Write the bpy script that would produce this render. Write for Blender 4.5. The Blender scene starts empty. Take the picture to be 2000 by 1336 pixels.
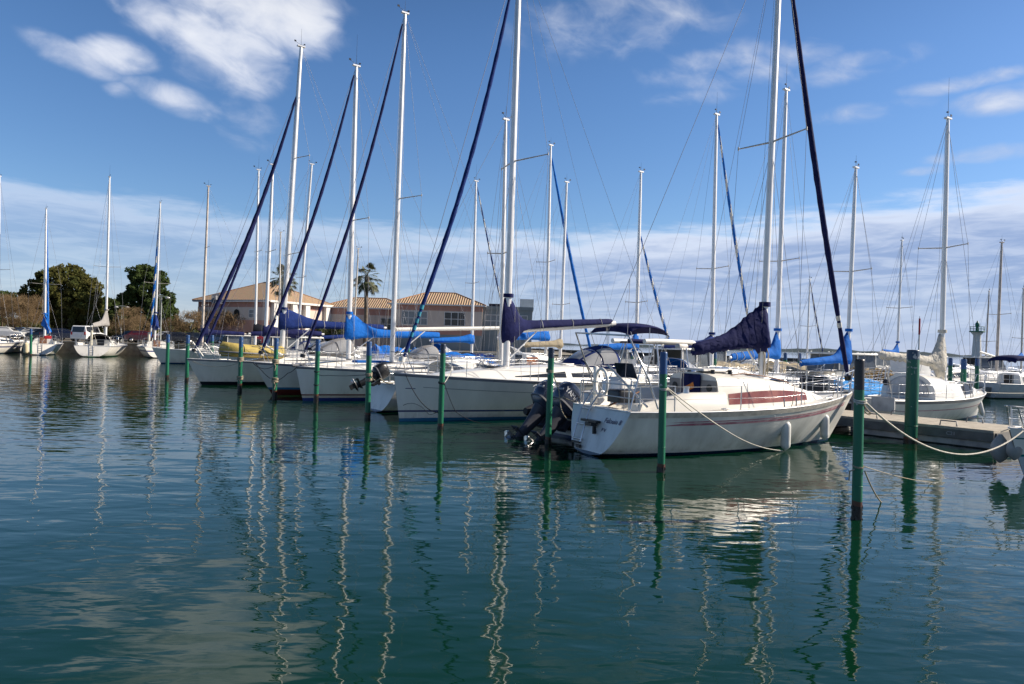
import bpy, math, random
from mathutils import Vector, Matrix
R = math.radians
S = bpy.context.scene
COL = S.collection
# ---------------------------------------------------------------- camera
CAMH, FPX, ROLL = 2.5, 1400.0, R(1.7)
cam = bpy.data.cameras.new('camera'); camo = bpy.data.objects.new('camera', cam); COL.objects.link(camo)
cam.sensor_width = 36; cam.lens = 36 * FPX / 2000; cam.clip_start = .1; cam.clip_end = 20000
camo.matrix_world = Matrix.Translation((0, 0, CAMH)) @ Matrix.Rotation(R(90.08), 4, 'X') @ Matrix.Rotation(ROLL, 4, 'Z')
S.camera = camo
S.render.resolution_x, S.render.resolution_y = 1024, 684
# ---------------------------------------------------------------- light
SUN_AZ, SUN_EL = 80.0, 33.0       # azimuth from +Y towards +X
sv = Vector((math.cos(R(SUN_EL)) * math.sin(R(SUN_AZ)), math.cos(R(SUN_EL)) * math.cos(R(SUN_AZ)), math.sin(R(SUN_EL))))
sun = bpy.data.lights.new('sun', 'SUN'); suno = bpy.data.objects.new('sun', sun); COL.objects.link(suno)
sun.energy = 5.0; sun.angle = R(.5); sun.color = (1, .90, .77)
suno.rotation_euler = sv.to_track_quat('Z', 'Y').to_euler(); suno.location = (50, 0, 60)
S.view_settings.view_transform = 'Standard'; S.view_settings.look = 'None'
S.view_settings.exposure = 0.62; S.view_settings.gamma = 1
W = bpy.data.worlds.new('World'); S.world = W; W.use_nodes = True
nt = W.node_tree; N = nt.nodes; Lk = nt.links; N.clear()
BGS = .085
def mth(op, a, b=None, c=None, clamp=False):
    n = N.new('ShaderNodeMath'); n.operation = op; n.use_clamp = clamp
    for i, v in enumerate((a, b, c)):
        if v is None: continue
        if isinstance(v, (int, float)): n.inputs[i].default_value = v
        else: Lk.new(v, n.inputs[i])
    return n.outputs[0]
def sstep(v, lo, hi):
    n = N.new('ShaderNodeMapRange'); n.interpolation_type = 'SMOOTHSTEP'; Lk.new(v, n.inputs[0])
    n.inputs[1].default_value = lo; n.inputs[2].default_value = hi
    return n.outputs[0]
def comb(x, y, z=0):
    n = N.new('ShaderNodeCombineXYZ')
    for i, v in enumerate((x, y, z)):
        if isinstance(v, (int, float)): n.inputs[i].default_value = v
        else: Lk.new(v, n.inputs[i])
    return n.outputs[0]
def noise(vec, scale, detail=4, rough=.55, dist=0):
    n = N.new('ShaderNodeTexNoise'); Lk.new(vec, n.inputs['Vector']); n.inputs['Scale'].default_value = scale
    n.inputs['Detail'].default_value = detail; n.inputs['Roughness'].default_value = rough; n.inputs['Distortion'].default_value = dist
    return n.outputs[0]
def mixc(f, a, b):
    n = N.new('ShaderNodeMix'); n.data_type = 'RGBA'
    if isinstance(f, (int, float)): n.inputs[0].default_value = f
    else: Lk.new(f, n.inputs[0])
    for i, v in ((6, a), (7, b)):
        if isinstance(v, tuple): n.inputs[i].default_value = (*v, 1)
        else: Lk.new(v, n.inputs[i])
    return n.outputs[2]
sky = N.new('ShaderNodeTexSky'); sky.sky_type = 'NISHITA'; sky.sun_disc = False
sky.sun_elevation = R(SUN_EL); sky.sun_rotation = R(SUN_AZ)
sky.altitude = 0; sky.air_density = 1.0; sky.dust_density = .35; sky.ozone_density = 3.0
tc = N.new('ShaderNodeTexCoord'); sp = N.new('ShaderNodeSeparateXYZ'); Lk.new(tc.outputs['Generated'], sp.inputs[0])
DEG = 180 / math.pi
az = mth('MULTIPLY', mth('ARCTAN2', sp.outputs[0], sp.outputs[1]), DEG)
el = mth('MULTIPLY', mth('ARCSINE', sp.outputs[2]), DEG)
def ang(x, y):                     # direction of a spot seen in the photograph, as azimuth and elevation
    u0, v0 = x - 1000, y - 668
    c, s = math.cos(ROLL), math.sin(ROLL)
    u, v = u0 * c + v0 * s, -u0 * s + v0 * c
    d = Vector((u, FPX, -v)).normalized()
    return math.degrees(math.atan2(d.x, d.y)), math.degrees(math.asin(d.z))
field = None
#  centre x, y (photo), half width and height in degrees, tilt, weight
for cx, cy, a, b, tilt, w in ((470, -10, 9.5, 4.2, -8, 1.15), (440, 75, 6.0, 4.2, -16, 1.05), (330, -170, 12, 6, 0, 1.0), (590, 30, 4.2, 3.4, -20, 1.15), (300, 20, 3.5, 2.2, -10, .8),
                          (140, 108, 3.9, 1.2, -14, .68), (230, 105, 3.2, 1.5, 0, .85), (350, 195, 4.6, 1.3, -12, .78), (235, 175, 1.5, .8, 0, .5), (480, 240, 4.5, 2.2, -10, .45),
                          (1230, 30, 12, 3.8, 6, .50), (1450, 125, 10, 2.2, 2, .56), (1650, 128, 6.5, 1.4, 4, .52), (1340, 190, 5.5, 1.0, 2, .42), (1900, 155, 6, .8, 3, .60),
                          (1970, 190, 4, 1.3, 2, .74), (1920, 300, 4.5, .9, 2, .66), (1700, 215, 5, 1.0, 4, .45), (1820, 330, 3, .5, 0, .5),
                          (330, -330, 10, 6, 0, .55)):
    A, E = ang(cx, cy)
    dx = mth('SUBTRACT', az, A); dy = mth('SUBTRACT', el, E)
    ct, st = math.cos(R(tilt)), math.sin(R(tilt))
    p = mth('ADD', mth('MULTIPLY', dx, ct / a), mth('MULTIPLY', dy, st / a))
    q = mth('ADD', mth('MULTIPLY', dx, -st / b), mth('MULTIPLY', dy, ct / b))
    r2 = mth('ADD', mth('MULTIPLY', p, p), mth('MULTIPLY', q, q))
    f = mth('MULTIPLY', mth('SUBTRACT', 1.0, r2, clamp=True), w)
    field = f if field is None else mth('MAXIMUM', field, f)
nv = comb(mth('MULTIPLY', az, .19), mth('ADD', mth('MULTIPLY', el, .33), mth('MULTIPLY', az, .05)), 3.1)
n1 = noise(nv, 1.7, 7, .52, .35)
cd = mth('ADD', field, mth('MULTIPLY', mth('SUBTRACT', n1, .5), 1.5))
dens = mth('MULTIPLY', sstep(cd, .12, 1.05), sstep(field, 0, .42))
# low bank of cloud along the horizon, higher and thicker to the right
edge = mth('ADD', 8.9, mth('ADD', mth('MULTIPLY', mth('MAXIMUM', mth('SUBTRACT', az, 6), 0), .085), mth('MULTIPLY', mth('MAXIMUM', mth('SUBTRACT', -10, az), 0), .03)))
n2 = noise(comb(mth('MULTIPLY', az, .10), mth('MULTIPLY', el, .55), 1.7), 1.6, 6, .6, .3)
below = mth('SUBTRACT', mth('ADD', edge, mth('MULTIPLY', mth('SUBTRACT', n2, .5), 4.2)), el)
band = sstep(below, -.4, 1.6)
rightness = sstep(az, -16, 14)
band = mth('MULTIPLY', band, mth('ADD', .52, mth('MULTIPLY', rightness, .36)))
streak = noise(comb(mth('MULTIPLY', az, .11), mth('ADD', mth('MULTIPLY', el, .62), mth('MULTIPLY', az, -.02)), 9.2), 1.5, 8, .6, 1.1)
st1 = sstep(streak, .40, .66)
topedge = mth('SUBTRACT', 1.0, sstep(below, 0.4, 3.4))
def cl(r, g, b): k = 1 / BGS; return (r * k, g * k, b * k)
bandcol = mixc(mth('MAXIMUM', mth('MULTIPLY', st1, mth('ADD', .34, mth('MULTIPLY', sstep(el, 7, 1), .18))), mth('MULTIPLY', topedge, .9)), cl(.20, .265, .43), cl(.60, .63, .70))
lowfade = sstep(el, 6, .3)
bandcol = mixc(mth('MULTIPLY', lowfade, .75), bandcol, cl(.30, .37, .53))
skyc = sky.outputs[0]
gam = N.new('ShaderNodeHueSaturation'); gam.inputs['Saturation'].default_value = 1.16; gam.inputs['Value'].default_value = .98; Lk.new(skyc, gam.inputs['Color'])
tint = N.new('ShaderNodeMix'); tint.data_type = 'RGBA'; tint.blend_type = 'MULTIPLY'; tint.inputs[0].default_value = 1; Lk.new(gam.outputs[0], tint.inputs[6]); tint.inputs[7].default_value = (.90, .93, 1.04, 1)
c1 = mixc(band, tint.outputs[2], bandcol)
ccol = mixc(sstep(cd, .5, 1.5), cl(.36, .41, .53), cl(.64, .65, .68))
c2 = mixc(mth('MULTIPLY', dens, .88), c1, ccol)
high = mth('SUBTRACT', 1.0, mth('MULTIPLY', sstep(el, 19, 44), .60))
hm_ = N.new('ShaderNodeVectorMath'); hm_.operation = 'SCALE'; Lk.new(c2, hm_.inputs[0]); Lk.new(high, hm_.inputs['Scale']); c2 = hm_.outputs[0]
below0 = sstep(el, 0, -1.5)
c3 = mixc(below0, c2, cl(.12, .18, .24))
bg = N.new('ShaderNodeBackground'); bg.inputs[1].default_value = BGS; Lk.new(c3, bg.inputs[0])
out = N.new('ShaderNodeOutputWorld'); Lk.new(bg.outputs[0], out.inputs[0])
# ---------------------------------------------------------------- helpers
rnd = random.Random(7)
def P(px, py, Y):
    """world point that the photograph shows at (px, py), at depth Y"""
    u0, v0 = px - 1000, py - 666
    c, s = math.cos(ROLL), math.sin(ROLL)
    u, v = u0 * c + v0 * s, -u0 * s + v0 * c
    return Vector((u * Y / FPX, Y, CAMH - v * Y / FPX))
def PW(px, py, z=0.0):
    """point at height z seen at (px, py)"""
    a = P(px, py, 1.0); k = (CAMH - z) / (CAMH - a.z)
    return Vector((a.x * k, k, z))
MATS = {}
def mat(name, col, rough=.5, metal=0, var=.06, vscale=3, col2=None, spec=None, bump=0, bscale=20, coat=0, alpha=1, trans=0):
    if name in MATS: return MATS[name]
    m = bpy.data.materials.new(name); m.use_nodes = True; t = m.node_tree; b = t.nodes['Principled BSDF']
    if spec is None: spec = .12 if rough >= .8 else .5
    b.inputs['Roughness'].default_value = rough; b.inputs['Metallic'].default_value = metal
    b.inputs['Specular IOR Level'].default_value = spec; b.inputs['Coat Weight'].default_value = coat
    b.inputs['Alpha'].default_value = alpha; b.inputs['Transmission Weight'].default_value = trans
    tcn = t.nodes.new('ShaderNodeTexCoord')
    nz = t.nodes.new('ShaderNodeTexNoise'); nz.inputs['Scale'].default_value = vscale; nz.inputs['Detail'].default_value = 5
    t.links.new(tcn.outputs['Object'], nz.inputs['Vector'])
    mx = t.nodes.new('ShaderNodeMix'); mx.data_type = 'RGBA'
    c2 = col2 if col2 else tuple(max(0, c * (1 - var * 4)) for c in col)
    mr = t.nodes.new('ShaderNodeMapRange'); mr.inputs[1].default_value = .35; mr.inputs[2].default_value = .75
    t.links.new(nz.outputs[0], mr.inputs[0]); t.links.new(mr.outputs[0], mx.inputs[0])
    mx.inputs[6].default_value = (*col, 1); mx.inputs[7].default_value = (*c2, 1)
    t.links.new(mx.outputs[2], b.inputs['Base Color'])
    if bump:
        nb = t.nodes.new('ShaderNodeTexNoise'); nb.inputs['Scale'].default_value = bscale; nb.inputs['Detail'].default_value = 3
        t.links.new(tcn.outputs['Object'], nb.inputs['Vector'])
        bp = t.nodes.new('ShaderNodeBump'); bp.inputs['Distance'].default_value = bump; t.links.new(nb.outputs[0], bp.inputs['Height'])
        t.links.new(bp.outputs[0], b.inputs['Normal'])
    MATS[name] = m
    return m
def zmat(name, stops, rough=.4, var=.05, vscale=4, jitter=.0, axis=2, spec=.5, drops=0, streak=False, scum=0, scum0=.12):
    """material in bands along an object axis: stops = [(z, colour), ...] with hard edges, rising"""
    if name in MATS: return MATS[name]
    m = bpy.data.materials.new(name); m.use_nodes = True; t = m.node_tree; b = t.nodes['Principled BSDF']
    b.inputs['Roughness'].default_value = rough; b.inputs['Specular IOR Level'].default_value = spec
    tcn = t.nodes.new('ShaderNodeTexCoord'); s = t.nodes.new('ShaderNodeSeparateXYZ'); t.links.new(tcn.outputs['Object'], s.inputs[0])
    nz = t.nodes.new('ShaderNodeTexNoise'); nz.inputs['Scale'].default_value = vscale; nz.inputs['Detail'].default_value = 6
    if streak:
        mp = t.nodes.new('ShaderNodeMapping'); mp.inputs['Scale'].default_value = (1, 1, .18); t.links.new(tcn.outputs['Object'], mp.inputs[0]); t.links.new(mp.outputs[0], nz.inputs['Vector'])
    else: t.links.new(tcn.outputs['Object'], nz.inputs['Vector'])
    zz = s.outputs[axis]
    if jitter:
        a = t.nodes.new('ShaderNodeMath'); a.operation = 'MULTIPLY_ADD'; t.links.new(nz.outputs[0], a.inputs[0]); a.inputs[1].default_value = jitter; t.links.new(zz, a.inputs[2]); zz = a.outputs[0]
    cur = None
    for i, (z, c) in enumerate(stops):
        if cur is None: cur = c; continue
        g = t.nodes.new('ShaderNodeMath'); g.operation = 'GREATER_THAN'; t.links.new(zz, g.inputs[0]); g.inputs[1].default_value = z
        mx = t.nodes.new('ShaderNodeMix'); mx.data_type = 'RGBA'; t.links.new(g.outputs[0], mx.inputs[0])
        if isinstance(cur, tuple): mx.inputs[6].default_value = (*cur, 1)
        else: t.links.new(cur, mx.inputs[6])
        mx.inputs[7].default_value = (*c, 1); cur = mx.outputs[2]
    if drops:                                            # bird droppings near the top
        nd = t.nodes.new('ShaderNodeTexNoise'); nd.inputs['Scale'].default_value = 9; nd.inputs['Detail'].default_value = 3; t.links.new(tcn.outputs['Object'], nd.inputs['Vector'])
        d1 = t.nodes.new('ShaderNodeMapRange'); d1.inputs[1].default_value = drops - .9; d1.inputs[2].default_value = drops; d1.inputs[3].default_value = -.12; d1.inputs[4].default_value = .03; t.links.new(s.outputs[2], d1.inputs[0])
        d2 = t.nodes.new('ShaderNodeMath'); d2.operation = 'ADD'; t.links.new(nd.outputs[0], d2.inputs[0]); t.links.new(d1.outputs[0], d2.inputs[1])
        d3 = t.nodes.new('ShaderNodeMapRange'); d3.inputs[1].default_value = .60; d3.inputs[2].default_value = .66; t.links.new(d2.outputs[0], d3.inputs[0])
        dx = t.nodes.new('ShaderNodeMix'); dx.data_type = 'RGBA'; t.links.new(d3.outputs[0], dx.inputs[0]); t.links.new(cur, dx.inputs[6]); dx.inputs[7].default_value = (.55, .54, .50, 1); cur = dx.outputs[2]
    if scum:
        s1 = t.nodes.new('ShaderNodeMapRange'); s1.inputs[1].default_value = scum; s1.inputs[2].default_value = .05; t.links.new(s.outputs[2], s1.inputs[0])
        mp2 = t.nodes.new('ShaderNodeMapping'); mp2.inputs['Scale'].default_value = (2.2, 2.2, .5); t.links.new(tcn.outputs['Object'], mp2.inputs[0])
        ns = t.nodes.new('ShaderNodeTexNoise'); ns.inputs['Scale'].default_value = 2.4; ns.inputs['Detail'].default_value = 7; ns.inputs['Roughness'].default_value = .65; t.links.new(mp2.outputs[0], ns.inputs['Vector'])
        s2 = t.nodes.new('ShaderNodeMapRange'); s2.inputs[1].default_value = .42; s2.inputs[2].default_value = .75; t.links.new(ns.outputs[0], s2.inputs[0])
        a1 = t.nodes.new('ShaderNodeMath'); a1.operation = 'MULTIPLY_ADD'; t.links.new(s1.outputs[0], a1.inputs[0]); a1.inputs[1].default_value = .55; a1.inputs[2].default_value = .06
        a2 = t.nodes.new('ShaderNodeMath'); a2.operation = 'MULTIPLY'; t.links.new(a1.outputs[0], a2.inputs[0]); t.links.new(s2.outputs[0], a2.inputs[1])
        g3 = t.nodes.new('ShaderNodeMath'); g3.operation = 'GREATER_THAN'; t.links.new(s.outputs[2], g3.inputs[0]); g3.inputs[1].default_value = scum0
        a3 = t.nodes.new('ShaderNodeMath'); a3.operation = 'MULTIPLY'; t.links.new(a2.outputs[0], a3.inputs[0]); t.links.new(g3.outputs[0], a3.inputs[1]); a2 = a3
        sx = t.nodes.new('ShaderNodeMix'); sx.data_type = 'RGBA'; t.links.new(a2.outputs[0], sx.inputs[0])
        if isinstance(cur, tuple): sx.inputs[6].default_value = (*cur, 1)
        else: t.links.new(cur, sx.inputs[6])
        sx.inputs[7].default_value = (.34, .30, .20, 1); cur = sx.outputs[2]
    mr = t.nodes.new('ShaderNodeMapRange'); mr.inputs[1].default_value = .4; mr.inputs[2].default_value = .7; mr.inputs[3].default_value = 1; mr.inputs[4].default_value = 1 - var * 3
    t.links.new(nz.outputs[0], mr.inputs[0])
    mm = t.nodes.new('ShaderNodeMix'); mm.data_type = 'RGBA'; mm.blend_type = 'MULTIPLY'; mm.inputs[0].default_value = 1
    cc = t.nodes.new('ShaderNodeCombineColor')
    for k in range(3): t.links.new(mr.outputs[0], cc.inputs[k])
    if isinstance(cur, tuple): mm.inputs[6].default_value = (*cur, 1)
    else: t.links.new(cur, mm.inputs[6])
    t.links.new(cc.outputs[0], mm.inputs[7]); t.links.new(mm.outputs[2], b.inputs['Base Color'])
    MATS[name] = m
    return m
class MB:
    def __init__(s): s.v = []; s.f = []; s.m = []; s.sm = []
    def add(s, vs, fs, mi=0, smooth=False):
        o = len(s.v); s.v += [tuple(v) for v in vs]
        for f in fs: s.f.append([o + i for i in f]); s.m.append(mi); s.sm.append(smooth)
        return s
    def box(s, c, d, rz=0, mi=0, rot=None, taper=1.0):
        hx, hy, hz = d[0] / 2, d[1] / 2, d[2] / 2
        M = (rot if rot else Matrix.Rotation(rz, 3, 'Z'))
        vs = []
        for z in (-hz, hz):
            k = 1 if z < 0 else taper
            for x, y in ((-hx, -hy), (hx, -hy), (hx, hy), (-hx, hy)): vs.append(Vector(c) + M @ Vector((x * k, y * k, z)))
        return s.add(vs, [(3, 2, 1, 0), (4, 5, 6, 7), (0, 1, 5, 4), (1, 2, 6, 5), (2, 3, 7, 6), (3, 0, 4, 7)], mi)
    def rbox(s, c, d, r=.05, rz=0, mi=0, top=1.0):
        """box with chamfered vertical corners and top edges"""
        hx, hy, hz = d[0] / 2, d[1] / 2, d[2] / 2; r = min(r, hx * .9, hy * .9, hz * .9)
        M = Matrix.Rotation(rz, 3, 'Z'); rings = []
        def ring(ax, ay, rr, z):
            o = []
            for sx, sy, a0 in ((1, 1, 0), (-1, 1, 90), (-1, -1, 180), (1, -1, 270)):
                for k in range(4):
                    a = R(a0 + 30 * k); o.append(Vector(c) + M @ Vector((sx * (ax - rr) + rr * math.cos(a), sy * (ay - rr) + rr * math.sin(a), z)))
            return o
        rings.append(ring(hx, hy, r, -hz)); rings.append(ring(hx * top, hy * top, r, hz - r)); rings.append(ring(hx * top - r * .3, hy * top - r * .3, r, hz - r * .3)); rings.append(ring(hx * top - r, hy * top - r, r * .6, hz))
        return s.loft(rings, True, True, mi, True)
    def loft(s, rings, closed=True, cap=False, mi=0, smooth=True):
        n = len(rings[0]); vs = [p for r in rings for p in r]; fs = []
        for i in range(len(rings) - 1):
            for j in range(n if closed else n - 1):
                k = (j + 1) % n; fs.append((i * n + j, i * n + k, (i + 1) * n + k, (i + 1) * n + j))
        s.add(vs, fs, mi, smooth)
        if cap:
            s.add(rings[0], [tuple(range(n))[::-1]], mi); s.add(rings[-1], [tuple(range(n))], mi)
        return s
    def tube(s, pts, r, n=6, mi=0, cap=True, sq=1.0, spiral=None):
        pts = [Vector(p) for p in pts]; rs = r if isinstance(r, (list, tuple)) else [r] * len(pts); rings = []
        up0 = None
        for i, p in enumerate(pts):
            d = (pts[min(i + 1, len(pts) - 1)] - pts[max(i - 1, 0)]); d = d.normalized() if d.length > 1e-9 else Vector((0, 0, 1))
            a = Vector((0, 0, 1)) if abs(d.z) < .9 else Vector((1, 0, 0))
            if up0 is not None and abs(d.dot(up0)) < .95: a = up0
            x = d.cross(a).normalized(); y = x.cross(d).normalized(); up0 = y
            rings.append([p + x * (math.cos(2 * math.pi * k / n) * rs[i] * sq) + y * (math.sin(2 * math.pi * k / n) * rs[i]) for k in range(n)])
        if spiral:
            for i in range(len(rings) - 1):
                for j in range(n):
                    k = (j + 1) % n; a, b = rings[i], rings[i + 1]
                    s.add([a[j], a[k], b[k], b[j]], [(0, 1, 2, 3)], spiral if (i + j) % n < 3 else mi, True)
            return s
        return s.loft(rings, True, cap, mi, True)
    def rev(s, prof, c=(0, 0, 0), n=16, mi=0, M=None, smooth=True):
        rings = []
        for r, z in prof:
            o = []
            for k in range(n):
                a = 2 * math.pi * k / n; p = Vector((r * math.cos(a), r * math.sin(a), z)); o.append(Vector(c) + (M @ p if M else p))
            rings.append(o)
        return s.loft(rings, True, True, mi, smooth)
    def grid(s, rows, mi=0, smooth=True):
        return s.loft(rows, False, False, mi, smooth)
    def build(s, name, mats, parent=None, loc=None):
        me = bpy.data.meshes.new(name); me.from_pydata(s.v, [], s.f); me.update()
        for m in (mats if isinstance(mats, (list, tuple)) else [mats]): me.materials.append(m)
        me.polygons.foreach_set('material_index', s.m); me.polygons.foreach_set('use_smooth', s.sm)
        o = bpy.data.objects.new(name, me); COL.objects.link(o)
        if parent: o.parent = parent
        if loc: o.location = loc
        return o
def empty(name, loc=(0, 0, 0), rz=0):
    o = bpy.data.objects.new(name, None); COL.objects.link(o); o.location = loc; o.rotation_euler = (0, 0, rz); o.empty_display_size = .3
    return o
def tag(o, label=None, cat=None, group=None, kind=None):
    if label: o['label'] = label
    if cat: o['category'] = cat
    if group: o['group'] = group
    if kind: o['kind'] = kind
    return o
def text(s, size, M, parent, m, name='lettering', shear=0, depth=.002, align='CENTER'):
    cu = bpy.data.curves.new(name, 'FONT'); cu.body = s; cu.size = size; cu.shear = shear; cu.extrude = depth; cu.align_x = align; cu.align_y = 'CENTER'; cu.resolution_u = 3
    tmp = bpy.data.objects.new('tmp', cu); COL.objects.link(tmp); dg = bpy.context.evaluated_depsgraph_get()
    me = bpy.data.meshes.new_from_object(tmp.evaluated_get(dg)); bpy.data.objects.remove(tmp)
    me.transform(M); me.materials.clear(); me.materials.append(m)
    o = bpy.data.objects.new(name, me); COL.objects.link(o); o.parent = parent
    return o
# ---------------------------------------------------------------- materials
WHITE = mat('gelcoat_white', (.82, .80, .74), .28, var=.03, vscale=1.2, coat=.3)
CREAM = mat('gelcoat_cream', (.78, .745, .66), .4, var=.035, vscale=2)
DECK = mat('deck_white', (.76, .74, .69), .55, var=.05, vscale=6)
GREYDECK = mat('deck_grey', (.50, .50, .50), .6, var=.05)
ALU = mat('mast_aluminium', (.80, .79, .77), .38, .35, var=.03)
OLDALU = mat('old_aluminium', (.60, .56, .50), .5, .3, var=.1, vscale=8)
WOODMAST = mat('weathered_mast', (.60, .52, .45), .4, var=.1)
STEEL = mat('stainless_steel', (.62, .62, .62), .28, .9, var=.05)
WIRE = mat('rigging_wire', (.28, .28, .30), .45, .5, var=.05)
ROPE = mat('white_rope', (.68, .64, .55), .9, var=.1, vscale=30, bump=.01, bscale=60)
DROPE = mat('dark_rope', (.05, .05, .055), .9, var=.1, vscale=30)
TROPE = mat('tan_rope', (.42, .36, .26), .9, var=.1, vscale=30)
NAVY = mat('navy_canvas', (.016, .020, .085), .85, var=.1, vscale=3, bump=.02, bscale=7)
NAVYB = mat('navy_blue_canvas', (.015, .035, .16), .85, var=.1, vscale=3, bump=.02, bscale=7)
BLUE = mat('bright_blue_canvas', (.012, .14, .52), .8, var=.06, vscale=3, bump=.03, bscale=6)
SKYB = mat('light_blue_canvas', (.05, .26, .62), .8, var=.05)
BLACKC = mat('black_canvas', (.012, .013, .02), .85, var=.1)
GREYC = mat('grey_canvas', (.30, .285, .27), .9, var=.05)
TANC = mat('tan_canvas', (.40, .34, .24), .9, var=.08, bump=.03, bscale=4)
SAILC = mat('furled_sailcloth', (.66, .62, .54), .85, var=.08, vscale=5, bump=.04, bscale=9)
GLASS = mat('dark_glass', (.03, .035, .045), .08, var=.1)
SMOKE = mat('smoked_acrylic', (.19, .055, .05), .12, var=.12, vscale=2, col2=(.34, .15, .12))
CLEARV = mat('clear_vinyl', (.42, .42, .42), .12, var=.05, vscale=2)
BLACK = mat('black_plastic', (.012, .013, .015), .35, var=.1)
ENG = mat('engine_cowling', (.055, .065, .10), .25, coat=.5, var=.05)
ENGL = mat('engine_leg', (.075, .08, .10), .4, var=.08)
RUBBER = mat('black_rubber', (.015, .015, .017), .6, var=.1)
FEND = mat('fender_vinyl', (.72, .71, .66), .4, var=.06)
GFEND = mat('grey_fender_vinyl', (.42, .41, .38), .6, var=.1)
RED = mat('red_plastic', (.5, .02, .02), .5)
ORANGE = mat('orange_cloth', (.75, .26, .07), .8)
MAROON = mat('maroon_vinyl', (.36, .10, .15), .4, var=.12, vscale=5, col2=(.58, .36, .38))
TEAL = mat('teal_vinyl', (.02, .20, .20), .4)
YEL = mat('yellow_hypalon', (.50, .38, .10), .7, var=.08, bump=.02, bscale=5)
GREYP = mat('grey_plastic', (.22, .22, .23), .5)
WOOD = mat('teak', (.22, .10, .05), .6, var=.1)
PATCH = mat('white_patch', (.72, .71, .68), .7)
INK = mat('blue_ink', (.05, .05, .14), .6)
WTXT = mat('white_lettering', (.8, .8, .8), .4)
STRAP = mat('white_strap', (.7, .68, .62), .8)
def hullmat(name, top, boot, anti, zb=.10, z2=.17, gap=None):
    st = [(0, anti), (zb, gap if gap else top)]
    if boot: st += [(z2, boot), (z2 + .055, top)]
    return zmat(name, st, .28, .05, 1.3, streak=True, scum=.55, scum0=zb)
WH = (.85, .81, .73)
HM = {
 'navyboot': hullmat('hull_white_navy_boot', WH, (.02, .03, .16), (.03, .17, .30), .10, .29),
 'redboot': hullmat('hull_white_red_boot', WH, (.15, .01, .02), (.03, .05, .20), .13, .22, (.7, .6, .5)),
 'black': hullmat('hull_white_black_antifouling', (.78, .74, .67), None, (.012, .014, .02), .17),
 'redanti': zmat('hull_white_red_antifouling', [(0, (.10, .015, .012)), (.24, (.03, .16, .32)), (.33, (.78, .74, .66))], .3, .05, 1.3, streak=True, scum=.7, scum0=.33),
 'main': zmat('hull_aged_blue_antifouling', [(0, (.008, .03, .07)), (.085, (.81, .79, .73))], .25, .10, 1.6, jitter=.03, streak=True, scum=.6),
 'plain': hullmat('hull_white_blue_antifouling', WH, None, (.01, .04, .12), .08),
 'greenanti': hullmat('hull_white_green_antifouling', WH, None, (.01, .10, .05), .09),
 'bluestripe': zmat('hull_white_blue_line', [(0, (.01, .04, .1)), (.08, WH), (.60, (.02, .04, .16)), (.72, WH)], .3, .05, 1.3),
 'bluehull': zmat('hull_blue', [(0, (.01, .02, .05)), (.06, (.05, .18, .30)), (.62, WH)], .35, .08, 2),
 'greenhull': zmat('hull_green', [(0, (.6, .6, .58)), (.20, (.01, .12, .07)), (.55, WH)], .35, .08, 2),
 'teal': zmat('hull_white_teal_lines', [(0, (.50, .55, .56)), (.42, (.01, .20, .20)), (.47, WH), (.80, (.01, .16, .17)), (.83, WH)], .3, .04, 1.3),
 'greyhull': zmat('hull_grey_white', [(0, (.01, .03, .02)), (.06, (.5, .54, .56))], .35, .06, 2),
}
# ---------------------------------------------------------------- water
def make_water():
    b = MB()
    ys = [-6, 2, 10, 30, 80, 200, 700, 9000]
    b.add([(-9000, -40, 0), (9000, -40, 0), (9000, 9000, 0), (-9000, 9000, 0)], [(0, 1, 2, 3)])
    m = bpy.data.materials.new('harbour_water'); m.use_nodes = True; t = m.node_tree; bs = t.nodes['Principled BSDF']
    bs.inputs['Base Color'].default_value = (.0016, .0235, .0090, 1); bs.inputs['Roughness'].default_value = .025; bs.inputs['IOR'].default_value = 1.333
    tcn = t.nodes.new('ShaderNodeTexCoord')
    def nz(scale, det, rough, mp, dist=0):
        mpn = t.nodes.new('ShaderNodeMapping'); mpn.inputs['Scale'].default_value = mp[0]; mpn.inputs['Rotation'].default_value = (0, 0, mp[1]); t.links.new(tcn.outputs['Object'], mpn.inputs[0])
        n = t.nodes.new('ShaderNodeTexNoise'); n.inputs['Scale'].default_value = scale; n.inputs['Detail'].default_value = det; n.inputs['Roughness'].default_value = rough; n.inputs['Distortion'].default_value = dist
        t.links.new(mpn.outputs[0], n.inputs['Vector']); return n.outputs[0]
    def M2(op, a, b_):
        n = t.nodes.new('ShaderNodeMath'); n.operation = op
        for i, v in enumerate((a, b_)):
            if isinstance(v, (int, float)): n.inputs[i].default_value = v
            else: t.links.new(v, n.inputs[i])
        return n.outputs[0]
    a = nz(.85, 1.0, .4, ((.8, 1.5, 1), R(8)), .3)
    b2 = nz(2.6, 1.5, .45, ((.75, 1.6, 1), R(-14)), .3)
    c = nz(7.5, 2, .5, ((.7, 1.6, 1), R(5)))
    big = nz(.09, 2, .5, ((1, 1.6, 1), 0))
    mr = t.nodes.new('ShaderNodeMapRange'); mr.inputs[1].default_value = .35; mr.inputs[2].default_value = .68; mr.inputs[3].default_value = .55; mr.inputs[4].default_value = 1.5; t.links.new(big, mr.inputs[0])
    h = M2('ADD', M2('MULTIPLY', a, .018), M2('MULTIPLY', mr.outputs[0], M2('ADD', M2('MULTIPLY', b2, .0088), M2('MULTIPLY', c, .0010))))
    bp = t.nodes.new('ShaderNodeBump'); bp.inputs['Distance'].default_value = 1.0; bp.inputs['Strength'].default_value = 1.0; t.links.new(h, bp.inputs['Height'])
    t.links.new(bp.outputs[0], bs.inputs['Normal'])
    o = b.build('water', m); tag(o, kind='structure')
make_water()
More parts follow.
